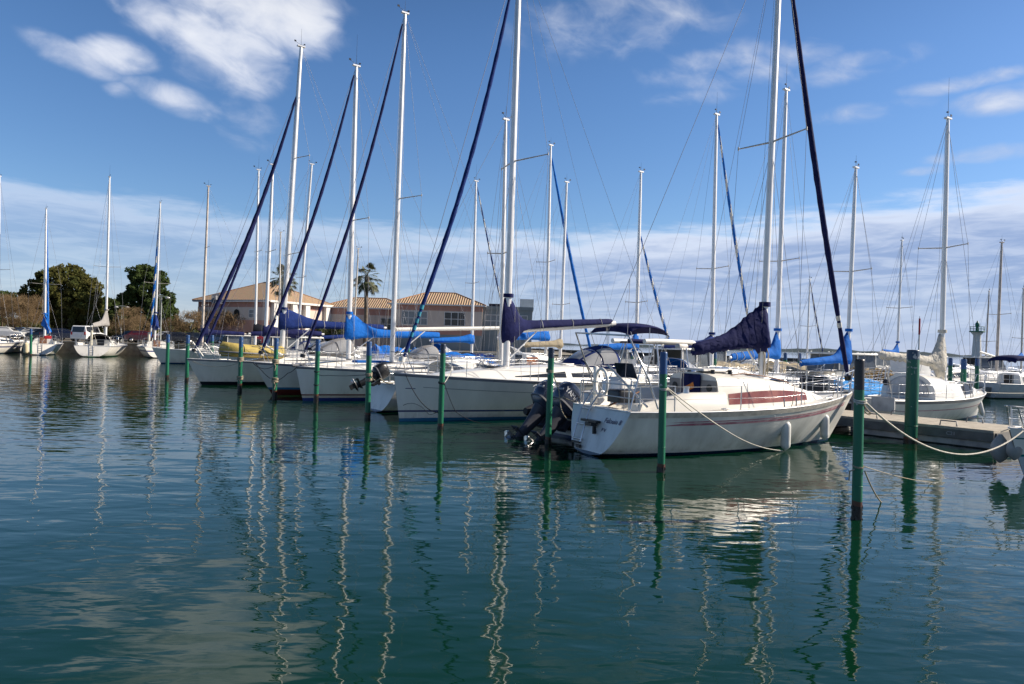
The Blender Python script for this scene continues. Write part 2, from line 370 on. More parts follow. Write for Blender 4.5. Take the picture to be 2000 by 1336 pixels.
# ---------------------------------------------------------------- sailing boats
class Hull:
    def __init__(s, L, B, Fs=1.0, Fb=1.3, rs=.75, rake_b=.9, rake_s=.35, umax=.42, pb=2.0, zkm=-.35, zks=.0):
        s.L, s.B, s.Fs, s.Fb, s.rs, s.rb, s.rk, s.um, s.pb, s.zkm, s.zks = L, B, Fs, Fb, rs, rake_b, rake_s, umax, pb, zkm, zks
    def hb(s, u):
        u = min(1, max(0, u))
        if u < s.um: k = s.rs + (1 - s.rs) * math.sin(math.pi / 2 * u / s.um)
        else: k = 1 - ((u - s.um) / (1 - s.um)) ** s.pb
        return max(.012, s.B / 2 * k)
    def F(s, u): return s.Fs + (s.Fb - s.Fs) * max(0, u) ** 1.7 - .05 * math.sin(math.pi * min(1, max(0, u)))
    def zk(s, u): return s.zkm + (s.zks - s.zkm) * max(0, 1 - u / .35) ** 1.5 if u < .35 else s.zkm
    def pt(s, u, z, side, off=0.0):
        F, k = s.F(u), s.zk(u); t = max(0.0, min(1.0, (z - k) / (F - k)))
        e = .30 + .55 * max(0, u) ** 2.2
        y = s.hb(u) * t ** e
        x = u * s.L - s.rb * (1 - t) ** 1.1 * max(0, (u - .35) / .65) ** 2 - s.rk * (1 - t) * max(0, 1 - u * 3)
        return Vector((x, side * (y + off), z))
    def sheer(s, u, side, inset=0.0, dz=0.0):
        return Vector((u * s.L, side * max(0, s.hb(u) - inset), s.F(u) + dz))
def hull_parts(root, H, hm, deckm=DECK, well=None, toe=True, ns=26, rub=None, bands=None):
    us = [0, .02, .05] + [.08 + (1 - .08) * (i / (ns - 1)) for i in range(ns)]
    ts = [0, .06, .14, .24, .36, .5, .64, .78, .9, 1.0]
    b = MB(); rings = []
    for u in us:
        F, k = H.F(u), H.zk(u); r = [H.pt(u, k + (F - k) * t, 1) for t in reversed(ts)] + [H.pt(u, k + (F - k) * t, -1) for t in ts[1:]]
        rings.append(r)
    b.loft(rings, False, False, 0, True)
    r0 = rings[0]; n = len(r0)
    for i in range(n // 2): b.add([r0[i], r0[i + 1], r0[n - 2 - i], r0[n - 1 - i]], [(0, 1, 2, 3)], 0, False)
    hull = b.build('hull', HM[hm] if isinstance(hm, str) else hm, root)
    # deck
    b = MB(); xs = sorted(set(us)); vs = [-1, -.82, -.6, -.3, 0, .3, .6, .82, 1]
    if well:
        w0, w1, wv, wd = well
        xs = sorted(set([u for u in xs if not (w0 < u < w1)] + [w0, w0 + .002, w1 - .002, w1])); vs = sorted(set([-1, -.85, 0, .85, 1, -wv, wv, -wv + .02, wv - .02]))
    rows = []
    for u in xs:
        row = []
        for v in vs:
            z = H.F(u) - .02 + .05 * (1 - v * v) * min(1, H.hb(u))
            if well and w0 + .001 < u < w1 - .001 and abs(v) < wv - .01: z = H.F(u) - wd
            row.append(Vector((u * H.L, v * max(.0, H.hb(u) - .015), z)))
        rows.append(row)
    b.grid(rows, 0, False if well else True); dk = b.build('deck', deckm, root)
    if toe:
        b = MB()
        for sd in (1, -1): b.tube([H.sheer(u, sd, .01, .015) for u in us], .022, 4, 0)
        b.tube([H.sheer(0, 1, .01, .015), H.sheer(0, -1, .01, .015)], .022, 4)
        b.build('toe_rail', toe if not isinstance(toe, bool) else ALU, root)
    if rub:
        b = MB()
        for sd in (1, -1):
            b.grid([[H.pt(u, H.F(u) - .0 - k, sd, .012) for k in (0, .03, .07, rub[1])] for u in us], 0, True)
        b.build('rubbing_strake', rub[0], root)
    if bands:
        for nm, m, za, zb, u0, u1 in bands:          # painted lines that follow the sheer
            b = MB()
            for sd in (1, -1):
                rows = []
                for i in range(40):
                    u = u0 + (u1 - u0) * i / 39; k = min(1, i / 3.0)
                    rows.append([H.pt(u, H.F(u) - za - (zb - za) * q * k - (1 - k) * (zb - za), sd, .004) for q in (0, .5, 1)])
                b.grid(rows, 0, True)
            b.build(nm, m, root)
    return hull, dk
class Cabin:
    def __init__(s, H, x0, x1, w, h, wf=.45, p=2.2, slope=.86, hf=.02, haft=None):
        s.H, s.x0, s.x1, s.w, s.h, s.wf, s.p, s.sl, s.hf = H, x0, x1, w, h, wf, p, slope, hf
    def prof(s, k):
        x = s.x0 + (s.x1 - s.x0) * k; z0 = s.H.F(x / s.H.L) - .0
        w = s.w * (1 - (1 - s.wf) * k ** 2); w = min(w, s.H.hb(x / s.H.L) * .82); h = s.hf + (s.h - s.hf) * (1 - k ** s.p)
        return x, z0, w, h
    def side(s, k, t, sd, off=0):
        x, z0, w, h = s.prof(k)
        return Vector((x, sd * (w * (1 - (1 - s.sl) * t) + off), z0 + h * .86 * t))
    def ring(s, k):
        x, z0, w, h = s.prof(k); o = []
        for y, z in ((1, 0), (s.sl + (1 - s.sl) * .5, .43), (s.sl, .86), (s.sl * .93, .96), (s.sl * .6, 1.04), (0, 1.1)): o.append(Vector((x, y * w, z0 + z * h)))
        return o + [Vector((q.x, -q.y, q.z)) for q in reversed(o[:-1])]
    def build(s, root, m=WHITE, n=16, wins=(), winm=GLASS, frame=None, hatch=True, door=True):
        b = MB(); b.loft([s.ring(i / (n - 1)) for i in range(n)], False, True, 0, True); cab = b.build('coachroof', m, root)
        for k0, k1, t0, t1, tk in wins:
            for sd in (1, -1):
                b = MB(); rows = []
                for i in range(9):
                    q = i / 8; k = k0 + (k1 - k0) * q; tt1 = t1 + (tk - t1) * q
                    rows.append([s.side(k, t0 + (min(tt1, .98) - t0) * r, sd, .006 + (.004 if 0 < r < 1 else 0)) for r in (0, .5, 1)])
                b.grid(rows, 0, False); b.build('window', winm, cab)
        if door:
            x, z0, w, h = s.prof(0); b = MB(); b.box((x - .012, 0, z0 + h * .5 - .1), (.02, .58, h + .15)); b.build('companionway', BLACK, cab)
        if hatch:
            for kk, sz in ((.12, .62), (.62, .5)):
                x, z0, w, h = s.prof(kk); b = MB(); b.rbox((x + .2, 0, z0 + h * 1.1 + .02), (sz, sz * .95, .05), .04); b.build('hatch', WHITE if kk < .5 else GLASS, cab)
        b = MB()
        for sd in (1, -1):
            pts = []
            for i in range(7):
                x, z0, w, h = s.prof(.15 + .55 * i / 6); pts.append(Vector((x, sd * w * s.sl * .75, z0 + h * 1.02 + (.07 if 0 < i < 6 else .01))))
            b.tube(pts, .014, 4)
        b.build('handrail', STEEL if m is not CREAM else WOOD, cab)
        return cab
def rails(root, H, near=True, h=.6, pulpit=True, pushpit=True, n=None, m=STEEL, r=.0125, bowgap=.93, gate=True, wire=.005):
    L = H.L; seg = 6 if near else 4
    k = n or max(3, int(L * .72 / 1.9))
    u0, u1 = .10, .82
    for sd in (1, -1):
        for i in range(k):
            u = u0 + (u1 - u0) * i / (k - 1)
            b = MB(); b.tube([H.sheer(u, sd, .05), H.sheer(u, sd, .04, h)], r, seg)
            b.box(H.sheer(u, sd, .05, .02), (.06, .05, .04)); b.build('stanchion', m, root)
    b = MB()
    for sd in (1, -1):
        for hh in (h, h * .52):
            pts = [H.sheer(.03 + (.95 - .03) * i / 12, sd, .045, hh - .012 * math.sin(math.pi * ((i * (k - 1) / 12) % 1))) for i in range(13)]
            b.tube(pts, wire, 4)
    b.build('lifeline', m, root)
    if pulpit:
        b = MB(); ua, ub = .86, 1.0; pts = []
        for q in range(13):
            a = q / 12 * 2 - 1; u = ub - (ub - ua) * abs(a) ** 1.5; sd = 1 if a > 0 else -1
            p = H.sheer(u, sd, .04, h + .06); p.y = p.y if abs(a) > .05 else 0
            if abs(a) < .5: p.y = sd * .16 * abs(a) * 2 * 1.0
            p.x += .12; pts.append(p)
        b.tube(pts, r * 1.2, seg)
        for sd in (1, -1):
            b.tube([H.sheer(ua, sd, .05), H.sheer(ua, sd, .04, h + .06)], r * 1.2, seg)
            b.tube([H.sheer(.95, sd, .04), H.sheer(.965, sd, .02, h + .05) + Vector((.1, 0, 0))], r * 1.2, seg)
            b.tube([H.sheer(ua, sd, .04, h * .5), H.sheer(.97, sd, .0, h * .55)], r, seg)
        b.build('pulpit', m, root)
    if pushpit:
        b = MB(); pts = [H.sheer(.13, 1, .05, h), H.sheer(.03, 1, .06, h), H.sheer(.01, 1, .2, h), H.sheer(.01, -1, .2, h), H.sheer(.03, -1, .06, h), H.sheer(.13, -1, .05, h)]
        b.tube(pts, r * 1.2, seg); b.tube([p - Vector((0, 0, h * .48)) for p in pts], r, seg)
        for p in pts: b.tube([p, p - Vector((0, 0, h - .02))], r * 1.2, seg)
        b.build('pushpit', m, root)
def antenna(b, top, hh=.55, mi=0):
    b.tube([top, top + Vector((0, .0, hh))], [.008, .004], 4, mi)
    b.tube([top + Vector((0, 0, .05)), top + Vector((.32, .06, .13))], .008, 4, mi); b.box(top + Vector((.34, .06, .17)), (.10, .02, .08), 0, mi)
    b.tube([top + Vector((0, 0, .05)), top + Vector((-.2, -.1, .12))], .008, 4, mi); b.box(top + Vector((-.22, -.1, .16)), (.07, .07, .04), 0, mi)
def rig(root, H, base, top, spec, near=True):
    """base, top: local points. spec keys: r, mastm, spr=[(fraction, half span, sweep)], cover, boom, furl ..."""
    g = spec.get; r = g('r', .075) * 1.12; n = 10 if near else 8
    mm = g('mastm', ALU); d = top - base
    b = MB(); pts = [base + d * q for q in (0, .1, .3, .55, .75, .9, 1)]
    b.tube(pts, [r, r, r, r * .98, r * .9, r * .78, r * .62], n, 0, True, .8)
    b.box(top + Vector((0, 0, .02)), (r * 3.2, r * 1.2, .06)); b.box(base + Vector((0, 0, .03)), (r * 3, r * 3, .06))
    mast = b.build('mast', mm, root)
    b = MB(); antenna(b, top + Vector((0, 0, .04)), g('ant', .5)); b.build('masthead_gear', BLACK, mast)
    tips = []
    for fr, hs, sw in g('spr', [(.52, .85, .3)]):
        p = base + d * fr; tp = []
        for sd in (1, -1):
            e = p + Vector((-sw, sd * hs, .06)); b = MB(); b.tube([p, e], [.028 if near else .026, .018], 5); b.tube([e - Vector((0, 0, .04)), e + Vector((0, 0, .05))], .022, 5)
            b.build('spreader', g('sprm', OLDALU), mast); tp.append(e)
        tips.append(tp)
    wr = g('wr', .0065); ff = g('forestay_at', 1.0); hp = base + d * ff
    for i, sd in enumerate((1, -1)):
        ch = H.sheer(base.x / H.L - .02, sd, .10, .02); ch2 = H.sheer(base.x / H.L - .07, sd, .12, .02); ch3 = H.sheer(base.x / H.L + .03, sd, .14, .02)
        up = [hp - Vector((0, 0, .1))] + [t[i] for t in reversed(tips)] + [ch]
        b = MB(); b.tube(up, wr, 4); b.build('shroud', WIRE, root)
        lo = tips[0][i] if tips else top; pp = base + d * (g('spr', [(.52, 0, 0)])[0][0] - .01)
        b = MB(); b.tube([pp, ch2], wr, 4); b.tube([ch2, ch2 + (pp - ch2) * .03], wr * 2.4, 5); b.tube([ch, ch + (up[-2] - ch) * .03], wr * 2.4, 5); b.build('shroud', WIRE, root)
        if near and len(tips): b = MB(); b.tube([pp, ch3], wr, 4); b.build('shroud', WIRE, root)
    # backstay
    st = H.sheer(.0, 1, .2, .02); b = MB()
    if g('splitback', True):
        mid = Vector((.75, 0, top.z * .22 + 1)); b.tube([top, mid], wr, 4)
        for sd in (1, -1): b.tube([mid, H.sheer(.0, sd, .25, .03)], wr, 4)
    else: b.tube([top, Vector((.03, 0, H.F(0)))], wr, 4)
    b.build('backstay', WIRE, root)
    bowp = Vector((H.L * g('tack', .985), 0, H.F(1) + .12))
    f = g('furl')
    if f:
        m1, m2, fr_, q0, q1 = f       # material, spiral material or None, radius, start, end along the stay
        b = MB(); b.tube([bowp, hp], wr * 1.3, 4); b.build('forestay', WIRE, root)
        b = MB(); k = 60; pts = []; rr = []
        for i in range(k):
            q = q0 + (q1 - q0) * i / (k - 1); p = bowp.lerp(hp, q); p.z -= g('sag', .12) * math.sin(math.pi * q); p.x -= g('sag', .12) * math.sin(math.pi * q)
            pts.append(p); t_ = i / (k - 1)
            rr.append(fr_ * (.55 + .45 * (math.sin(math.pi * min(1, .12 + t_ * .95)) ** .6)) * (1 + .07 * math.sin(i * 1.9) + rnd.uniform(-.05, .05)) * (.72 if i in g('ties', ()) else 1))
        rr[0] *= .5; rr[-1] *= .5
        b.tube(pts, rr, 8, 0, True, 1, 1 if m2 else None); fs = b.build('furled_genoa', [m1, m2] if m2 else m1, root)
        b = MB(); dd = (hp - bowp).normalized(); b.tube([bowp + dd * .25, bowp + dd * .38], .10, 10); b.build('furling_drum', BLACK if not g('drumw') else WHITE, fs)
        if near:
            b = MB()
            for i in g('ties', ()): b.tube([pts[i] - dd * .04, pts[i] + dd * .10], rr[i] * 1.25, 8)
            if g('ties'): b.build('tie', g('tiem', STRAP), fs)
    else:
        b = MB(); b.tube([bowp, hp], wr, 4); b.build('forestay', WIRE, root)
    if near:
        b = MB()
        for k, (ox, oy) in enumerate(((-.1, .09), (-.13, -.08), (.16, .03))):
            b.tube([base + Vector((ox * 2, oy * 2, .1)), base + d * .5 + Vector((ox * 1.2, oy * 1.3, 0)), base + d * .96 + Vector((ox * .6, oy * .6, 0))], wr * .8, 4)
        b.build('halyard', g('halm', ROPE), mast)
    # boom and cover
    bm = g('boom')
    if bm:
        ln, z0, z1, a = bm[:4]                          # length, height at mast, height at end, swing in degrees
        # point of the mast at z0
        m0 = base + d * ((z0 - base.z) / d.z); ax = Vector((-math.cos(R(a)) * ln, math.sin(R(a)) * ln, z1 - z0))
        b = MB(); br = g('br', .07); b.tube([m0 + ax * .02, m0 + ax * .5, m0 + ax], br, 8, 0, True, .8); bo = b.build('boom', g('boomm', mm), root)
        b = MB(); e = m0 + ax * .93; b.tube([e, Vector((e.x, 0, H.F(e.x / H.L) + .15))], .012, 4); b.tube([e + Vector((.06, .0, 0)), Vector((e.x + .12, .05, H.F(e.x / H.L) + .15))], .01, 4)
        b.build('mainsheet', ROPE, bo)
        if g('vang', near): b = MB(); b.tube([m0 + ax * .28, base + Vector((-.12, 0, .3))], .025, 6); b.build('vang', ALU, bo)
        b = MB(); b.tube([m0 + ax * .97, top], wr * .8, 4); b.build('topping_lift', WIRE, bo)
        cv = g('cover')
        if cv:
            cm, hM, hB, wd, sc = cv[:5]                # material, rise at the mast, height along the boom, half width, share of the boom covered
            b = MB(); rings = []; nn = 26 if near else 16; nr = 14; perp = Vector((-ax.y, ax.x, 0)).normalized(); axn = Vector((ax.x, ax.y, 0)).normalized(); crs = cv[5] if len(cv) > 5 else .14
            seed = rnd.random() * 9
            for i in range(nn):
                q = i / (nn - 1); s_ = -.035 + q * (sc + .035); p = m0 + ax * max(s_, 0) + axn * (min(s_, 0) * ln)
                hh = hB * (1 - .45 * q) + (hM - hB) * math.exp(-(max(s_, 0) / crs) ** 2 * 1.1)
                ww = wd * (1 - .35 * q) * (1 + .25 * math.exp(-(s_ / .1) ** 2)); lo = -(g('drop', .14) * (1 + .9 * math.exp(-(s_ / .12) ** 2)) + g('flap', 0) * math.exp(-(max(s_, 0) / .11) ** 4))
                if i in (0, nn - 1): hh *= .9; ww *= .55
                rg = []
                for j in range(nr):
                    t_ = 2 * math.pi * j / nr; c_, s2 = math.cos(t_), math.sin(t_)
                    wob = 1 + g('wrinkle', .07) * math.sin(j * 2.3 + i * 1.3 + seed) + g('wrinkle', .07) * math.sin(i * 2.9 + seed * 2)
                    zz = (hh if s2 > 0 else -lo) * s2; narrow = 1 - .45 * max(0, s2) * min(1, hh / .5)
                    jt = .010 if g('wrinkle', .07) > .12 else .005
                    rg.append(p + perp * (c_ * ww * narrow * wob) + Vector((0, 0, zz * (1 + (wob - 1) * .16 if s2 > 0 else wob))) + Vector((rnd.uniform(-jt, jt), rnd.uniform(-jt, jt), rnd.uniform(-jt, jt))))
                rings.append(rg)
            b.loft(rings, True, True, 0, True); c_o = b.build('sail_cover', cm, root)
            if g('collar', True) and hM > .5:
                pc = m0 + d.normalized() * hM * .93; b = MB(); b.tube([pc, pc + d.normalized() * .12], r * 1.5, 8); b.build('cover_collar', cm, c_o)
            if g('patch'):
                sd = g('patch'); b = MB(); c0 = m0 + ax * .06 + perp * (sd * (wd * 1.28 + .02)) + Vector((0, 0, .25)); b.box(c0, (.26, .012, .30), math.atan2(ax.y, ax.x)); b.build('patch', PATCH, c_o)
            if g('straps'):
                for q in g('straps'):
                    i = int(q * (nn - 1)); b = MB(); cc = sum(rings[i], Vector()) / nr; b.tube([cc + (p - cc) * 1.05 for p in rings[i]] + [cc + (rings[i][0] - cc) * 1.05], .013, 4); b.build('strap', STRAP, c_o)
    if g('radar'):
        p = base + d * g('radar'); b = MB(); b.rev([(.0, -.13), (.22, -.12), (.27, -.04), (.27, .05), (.20, .12), (0, .14)], p + Vector((.38, 0, .1)), 14); b.box(p + Vector((.18, 0, 0)), (.3, .1, .06)); b.build('radar_dome', WHITE, mast)
    return mast
def sprayhood(root, x0, x1, w, z0, h, m, win=CLEARV, name='sprayhood', side_win=True):
    """x0 open aft edge, x1 foot on the coachroof"""
    def pt(s, a, off=0):
        k = math.sin(math.pi / 2 * (.06 + .94 * s)) ** .8; x = x1 + (x0 - x1) * s; ww = w * (.62 + .38 * s)
        return Vector((x - .0, math.cos(a) * (ww + off), z0 + (h * k + off) * math.sin(a) ** .75))
    b = MB(); b.grid([[pt(i / 10, math.pi * j / 16) for j in range(17)] for i in range(11)]); o = b.build(name, m, root)
    sol = o.modifiers.new('s', 'SOLIDIFY'); sol.thickness = .012
    for (s0, s1, a0, a1) in ((.16, .52, 8, 52), (.57, .93, 8, 60), (.16, .52, 128, 172), (.57, .93, 120, 172), (.14, .46, 62, 118)):
        b = MB(); b.grid([[pt(s0 + (s1 - s0) * i / 8, R(a0 + (a1 - a0) * j / 10), .03) for j in range(11)] for i in range(9)]); b.build('window', win, o)
    b = MB()
    for s_ in (1.0, .54): b.tube([pt(s_, math.pi * j / 14, .006) for j in range(15)], .013, 5)
    b.build('frame', STEEL, o)
    return o
def bimini(root, x0, x1, w, z, m, feet, rise=.22, name='bimini'):
    b = MB(); rows = []
    for i in range(9):
        s_ = i / 8; x = x0 + (x1 - x0) * s_; zz = z + rise * (1 - (2 * s_ - 1) ** 2) - .12 * (s_ in (0, 1))
        rows.append([Vector((x, w * math.cos(math.pi * j / 12), zz + .16 * math.sin(math.pi * j / 12))) for j in range(13)])
    b.grid(rows); o = b.build(name, m, root); sol = o.modifiers.new('s', 'SOLIDIFY'); sol.thickness = .03
    for sd in (1, -1):
        b = MB()
        for s_ in (.05, .5, .95): b.tube([Vector((x0 + (x1 - x0) * s_, sd * w, z + rise * (1 - (2 * s_ - 1) ** 2) - .02)), Vector(((x0 + x1) / 2 + (s_ - .5) * .3, sd * w, feet))], .013, 5)
        b.build('frame', STEEL, o)
    return o
def wheel(root, p, r, m=STEEL):
    b = MB(); b.tube([p + Vector((0, math.cos(a / 20 * 6.2832) * r, math.sin(a / 20 * 6.2832) * r)) for a in range(21)], .016, 6)
    for k in range(6): a = k * math.pi / 3; b.tube([p, p + Vector((0, math.cos(a) * r, math.sin(a) * r))], .009, 4)
    b.box(p + Vector((.14, 0, -r * .55)), (.22, .2, r * 1.3)); b.build('steering_wheel', m, root)
def outboard(root, p, sc, tilt, m=ENG, legm=ENGL, words=None, head=0, name='outboard_engine', alt=None):
    """p: local pivot (clamp). Engine faces aft (-x)."""
    e = bpy.data.objects.new(name, None); COL.objects.link(e); e.parent = root; e.location = p; e.rotation_euler = (0, R(tilt), head); e.scale = (sc, sc, sc)
    prof = []
    for z, lx, ly, ox in ((.10, .20, .15, -.28), (.16, .27, .19, -.30), (.36, .31, .21, -.32), (.54, .30, .20, -.32), (.66, .25, .165, -.31), (.71, .15, .10, -.30)):
        prof.append([Vector((ox + lx * (abs(math.cos(a)) ** .6) * (1 if math.cos(a) >= 0 else -1), ly * (abs(math.sin(a)) ** .6) * (1 if math.sin(a) >= 0 else -1), z)) for a in [2 * math.pi * k / 20 for k in range(20)]])
    b = MB(); b.loft(prof, True, True, 0, True); cw = b.build('cowling', m, e)
    b = MB(); b.loft([[q + Vector((0, 0, 0)) for q in [Vector((-.30 + (q.x + .32) * 1.03, q.y * 1.03, zz)) for q in prof[2]]] for zz in (.20, .235)], True, True); b.build('cowling_band', GREYP, cw)
    b = MB(); rr = []
    for z, lx, ly, ox in ((.12, .20, .13, -.28), (-.12, .17, .10, -.26), (-.45, .13, .06, -.28), (-.62, .12, .045, -.30)):
        rr.append([Vector((ox + lx * math.cos(a), ly * math.sin(a), z)) for a in [2 * math.pi * k / 14 for k in range(14)]])
    b.loft(rr, True, True); b.box((-.34, 0, -.62), (.44, .20, .018)); b.box((-.36, 0, -.92), (.20, .02, .26))
    rr = []
    for z, lx, ly in ((-.62, .12, .04), (-.80, .11, .035)): rr.append([Vector((-.30 + lx * math.cos(a), ly * math.sin(a), z)) for a in [2 * math.pi * k / 12 for k in range(12)]])
    b.loft(rr, True, True); b.tube([(-.08, 0, -.80), (-.2, 0, -.80), (-.42, 0, -.80), (-.52, 0, -.80)], [.01, .055, .06, .03], 10); b.build('leg', legm, e)
    b = MB()
    for k in range(3):
        a = k * 2.094; b.add([Vector((-.53 + ox, math.cos(a + da) * rr_, -.80 + math.sin(a + da) * rr_)) for ox, da, rr_ in ((0, -.2, .05), (.03, -.45, .17), (-.02, .1, .20), (-.05, .35, .13), (-.03, .3, .05))], [(0, 1, 2, 3, 4)])
    b.tube([(-.48, 0, -.80), (-.62, 0, -.80)], [.045, .03], 8); b.build('propeller', STEEL, e)
    b = MB(); b.box((-.02, 0, -.02), (.10, .24, .34)); b.box((.03, .09, .08), (.14, .04, .12)); b.box((.03, -.09, .08), (.14, .04, .12)); b.build('bracket', legm, e)
    if words:
        for sd in (1, -1):
            M = Matrix.Translation((-.315, sd * .213, .44)) @ Matrix.Rotation(R(180) if sd > 0 else 0, 4, 'Z') @ Matrix.Rotation(R(90), 4, 'X')
            text(words, .15, M, cw, WTXT)
        M = Matrix.Translation((-.625, 0, .42)) @ Matrix.Rotation(R(-90), 4, 'Z') @ Matrix.Rotation(R(90), 4, 'X'); text(words, .075, M, cw, WTXT)
        M = Matrix.Translation((-.31, 0, .716)) @ Matrix.Rotation(R(-90), 4, 'Z'); 
    return e
def yacht(name, label, H, hm, heading, stern=None, mastat=None, mast=None, near=True, cab=None, group=None, rigspec=None, well=None, railspec=None, cat='sailboat', rub=None, bands=None, deckm=DECK, toe=True, bow=None, cabm=WHITE, winm=GLASS, mastx=None, extra=None, ns=26, basez=None):
    """heading: degrees of the bow from +X. mast: (top px, top py, base px, depth or None). mastat: local x of the mast"""
    a = R(heading); hv = Vector((math.cos(a), math.sin(a), 0)); lx = None
    if mast:
        tx, ty, bx, by, Y = mast
        if Y is None:                                    # the mast stands on the centreline where the photo shows its foot
            s0 = Vector((*stern, 0)) if stern else Vector((*bow, 0)) - hv * H.L
            best = None
            for i in range(400):
                l = H.L * (.3 + .5 * i / 400); w = s0 + hv * l; p = P(bx, by, w.y)
                if best is None or abs(p.x - w.x) < best[0]: best = (abs(p.x - w.x), l)
            lx = best[1]; Y = (s0 + hv * lx).y
        else:
            lx = mastat if mastat else H.L * .56; w = P(bx, by, Y); s0 = Vector((w.x, Y, 0)) - hv * lx
        wt = P(tx, ty, Y)
    else: s0 = Vector((*stern, 0)) if stern else Vector((*bow, 0)) - hv * H.L
    root = empty(name, s0, a); tag(root, label, cat, group)
    hull_parts(root, H, hm, deckm, well, toe, ns if near else 18, rub, bands)
    C_ = None
    if cab:
        C_ = Cabin(H, *cab[0]); C_.build(root, cabm, 16 if near else 10, cab[1], winm, hatch=near)
    if railspec is not False: rails(root, H, near, **(railspec or {}))
    if mast:
        bz = basez if basez else (C_.prof(max(0, (lx - C_.x0) / (C_.x1 - C_.x0)))[3] + H.F(lx / H.L) if C_ and C_.x0 < lx < C_.x1 else H.F(lx / H.L))
        base = Vector((lx, 0, bz)); inv = Matrix.Rotation(-a, 3, 'Z'); tl = inv @ (wt - s0); top = Vector((tl.x, tl.y, wt.z))
        rig(root, H, base, top, rigspec or {}, near)
    if extra: extra(root, H, C_)
    return root
def fender(label, px, py, Y, ln=.62, r=.125, m=FEND, tie=None, group=None, tilt=0, big=False, offs=(0, 0, 0)):
    c = P(px, py, Y) + Vector(offs); b = MB(); h = ln / 2
    prof = [(.02, -h - .05), (r * .55, -h), (r * .92, -h + .06), (r, -h + .14), (r, h - .14), (r * .9, h - .06), (r * .5, h), (.03, h + .03), (.03, h + .08)]
    if big: prof = [(.02, -h), (r * .6, -h * .75), (r * .95, -h * .4), (r, 0), (r * .85, h * .35), (r * .6, h * .65), (r * .3, h * .9), (.04, h)]
    M = Matrix.Rotation(R(tilt), 3, 'Y'); b.rev(prof, (0, 0, 0), 14, 0, M)
    if tie is not None: b.tube([(0, 0, h + .05), (tie[0], tie[1], tie[2])], .009, 5, 1)
    o = b.build('fender', [m, ROPE]); o.location = c; tag(o, label, 'fender', group); return o
